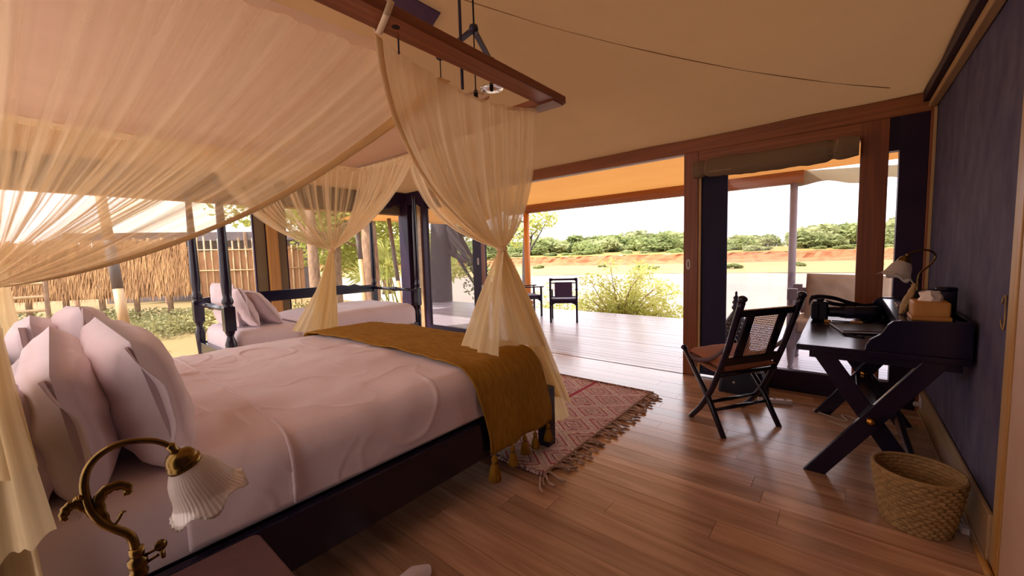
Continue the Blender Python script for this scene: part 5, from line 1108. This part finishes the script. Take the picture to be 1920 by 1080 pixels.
# fan palm clump
pm = thing('fan_palm', 'spiky fan palm clump beyond the foot of the narrow bed', 'palm', (-10.4, 7.0, -0.35))
random.seed(31)
for k in range(13):
    b = V3((-10.4 + random.uniform(-0.5, 0.5), 7.0 + random.uniform(-0.5, 0.5), -0.3)); a = random.uniform(0, 2*PI); e = b + V3((math.cos(a)*0.7, math.sin(a)*0.7, random.uniform(0.9, 1.9)))
    mb = MB().tube([b, b.lerp(e, 0.6)+V3((0, 0, 0.1)), e], [0.022, 0.018, 0.012], 6); ax = (e-b).normalized(); s1 = ax.orthogonal().normalized(); s2 = ax.cross(s1)
    ang = random.uniform(0, PI); s1, s2 = s1*math.cos(ang)+s2*math.sin(ang), s2
    for j in range(15):
        t_ = lerp(-1.5, 1.5, j/14); d = (ax*math.cos(t_) + s1*math.sin(t_)).normalized(); w = d.cross(s2).normalized()*0.016; L = random.uniform(0.5, 0.75)
        mb._add([e-w, e+w, e+d*L*0.5+w*1.3+V3((0, 0, 0.0)), e+d*L-V3((0, 0, 0.12)), e+d*L*0.5-w*1.3], [(0, 1, 2, 3, 4)])
    obj('frond', mb, 'leaf', pm)
# thorn bush at the deck edge
def bush(name, c, r, n, size, m, label, seed, stems=16, group=None, hgt=1.0):
    o = thing(name, label, 'bush', c, 0, group); rnd = random.Random(seed); c = V3(c); lobes = []
    for k in range(stems):
        a = rnd.uniform(0, 2*PI); rr_ = rnd.uniform(0.15, 1); e = c + V3((math.cos(a)*r*rr_, math.sin(a)*r*rr_, hgt*(1.0-0.55*rr_*rr_)*rnd.uniform(0.5, 1.0)))
        obj('stem', MB().tube(spline([c, c.lerp(e, 0.5) + V3((rnd.uniform(-.1, .1), rnd.uniform(-.1, .1), 0.15))*r, e], 9), [lerp(0.013, 0.004, i/8)*max(0.7, r) for i in range(9)], 6), 'bark', o, smooth=True); lobes += [(tuple(e), 0.24*r), (tuple(c.lerp(e, 0.7)), 0.22*r), (tuple(c.lerp(e, 0.45)), 0.18*r)]
    obj('foliage', leaf_cloud(n, size, seed, lobes), m, o, kind='stuff'); return o
bush('thorn_bush', (-4.35, 9.7, -0.75), 1.35, 9000, 0.040, 'leaf_bush', 'airy yellow-green thorn bush just beyond the deck edge', 40, 30, hgt=2.0)
bush('thorn_bush', (-8.6, 13.5, -2.3), 1.6, 3000, 0.06, 'leaf', 'green bush on the river edge left of the amber post', 41, 22, hgt=2.6)
random.seed(50)
spots = [(-11.2, 0.9, 'low green weed clump nearest the banded pole'), (-13.2, 1.9, 'weeds in front of the middle of the thatched fence'), (-14.6, 3.6, 'weeds under the right end of the thatched fence'), (-12.4, 3.4, 'weed patch between the bamboo fence and the narrow bed'), (-15.6, 0.6, 'weeds at the foot of the thatch just left of the banded pole'), (-14.6, -0.9, 'weeds beside the low pole rail'), (-12.9, 5.0, 'weeds below the bamboo fence'), (-16.3, 2.1, 'tall weeds in the shade under the thatch'), (-17.9, -0.6, 'weeds in the shade at the left end of the thatch'), (-10.6, 3.9, 'weed tuft nearest the narrow bed')]
for k, (x, y_, lab) in enumerate(spots):
    o = thing('weed_clump', lab, 'weeds', (x, y_, -0.35), 0, 'weeds below the fence'); big = 1.0 if x < -12 else 0.6
    obj('foliage', leaf_cloud(int(2600*big), 0.045, 60+k, [((x+random.uniform(-1.0, 1.0), y_+random.uniform(-1.0, 1.0), -0.30+random.uniform(0, 0.2)*big), 0.5*big) for _ in range(10)], 0.55), 'weed' if k % 3 else 'grass', o, kind='stuff')
    obj('stem', MB().tube([(x, y_, -0.4), (x+0.1, y_, 0.0)], 0.01, 5), 'bark', o)
# far bank trees
random.seed(77); side = V3((0.937, 0.35, 0)); variants = []
for k in range(5):
    rnd = random.Random(200+k); lob = [((rnd.uniform(-2.6, 2.6), rnd.uniform(-1.5, 1.5), rnd.uniform(1.2, 3.0)), rnd.uniform(1.0, 1.8)) for _ in range(8)]
    mb = leaf_cloud(2200, 0.38, 300+k, lob, 0.75); me = bpy.data.meshes.new('far_crown'); me.from_pydata(mb.v, [], mb.f); me.materials.append(M['leaf_far' if k % 2 else 'leaf_d']); variants.append(me)
tkm = MB().tube([(0, 0, -0.6), (0.1, 0, 1.0), (0, 0.1, 2.2)], [0.22, 0.16, 0.1], 7); tme = bpy.data.meshes.new('far_trunk'); tme.from_pydata(tkm.v, [], tkm.f); tme.materials.append(M['bark'])
LR = ['leftmost', 'left', 'middle', 'right', 'rightmost']
for k in range(70):
    s = lerp(-150, 150, (k+random.uniform(0, 0.8))/70); dd = (136, 152, 168, 184, 200)[k % 5] + random.uniform(-2, 2)
    c = nvec*dd + side*s; hump = 1.0 + 0.45*max(0, math.cos((s-4)/13.0)) + 0.35*max(0, math.cos((s-66)/15)); sc_ = random.uniform(1.15, 1.75)*hump*dd/155
    o = thing('bank_tree', 'green tree in the belt along the far river bank', 'tree', (c.x, c.y, 0.2), random.uniform(0, 6.28), 'trees along the far river bank')
    o.scale = (sc_*1.3, sc_*1.3, sc_)
    f = bpy.data.objects.new('foliage', variants[k % 5]); COL.objects.link(f); f.parent = o; f['kind'] = 'stuff'
    t_ = bpy.data.objects.new('trunk', tme); COL.objects.link(t_); t_.parent = o
for k in range(34):
    s = lerp(-120, 120, (k+random.random())/34); dd = random.uniform(128, 132); c = nvec*dd + side*s
    o = thing('bank_shrub', 'low shrub along the top of the red far bank', 'bush', (c.x, c.y, 0.3), random.uniform(0, 6), 'shrubs along the far river bank'); z_ = random.uniform(0.3, 0.6); o.scale = (z_*1.8, z_*1.8, z_)
    f = bpy.data.objects.new('foliage', variants[(k*2+1) % 5]); COL.objects.link(f); f.parent = o; f['kind'] = 'stuff'
for k in range(16):
    s = lerp(-80, 80, (k+random.random())/16); dd = random.uniform(84, 112); c = nvec*dd + side*s
    o = thing('sandbar_tuft', 'small green tuft on the pale sand below the red bank', 'bush', (c.x, c.y, -2.45), random.uniform(0, 6), 'tufts on the sandbar'); z_ = random.uniform(0.16, 0.30); o.scale = (z_*2, z_*2, z_)
    f = bpy.data.objects.new('foliage', variants[k % 5]); COL.objects.link(f); f.parent = o; f['kind'] = 'stuff'
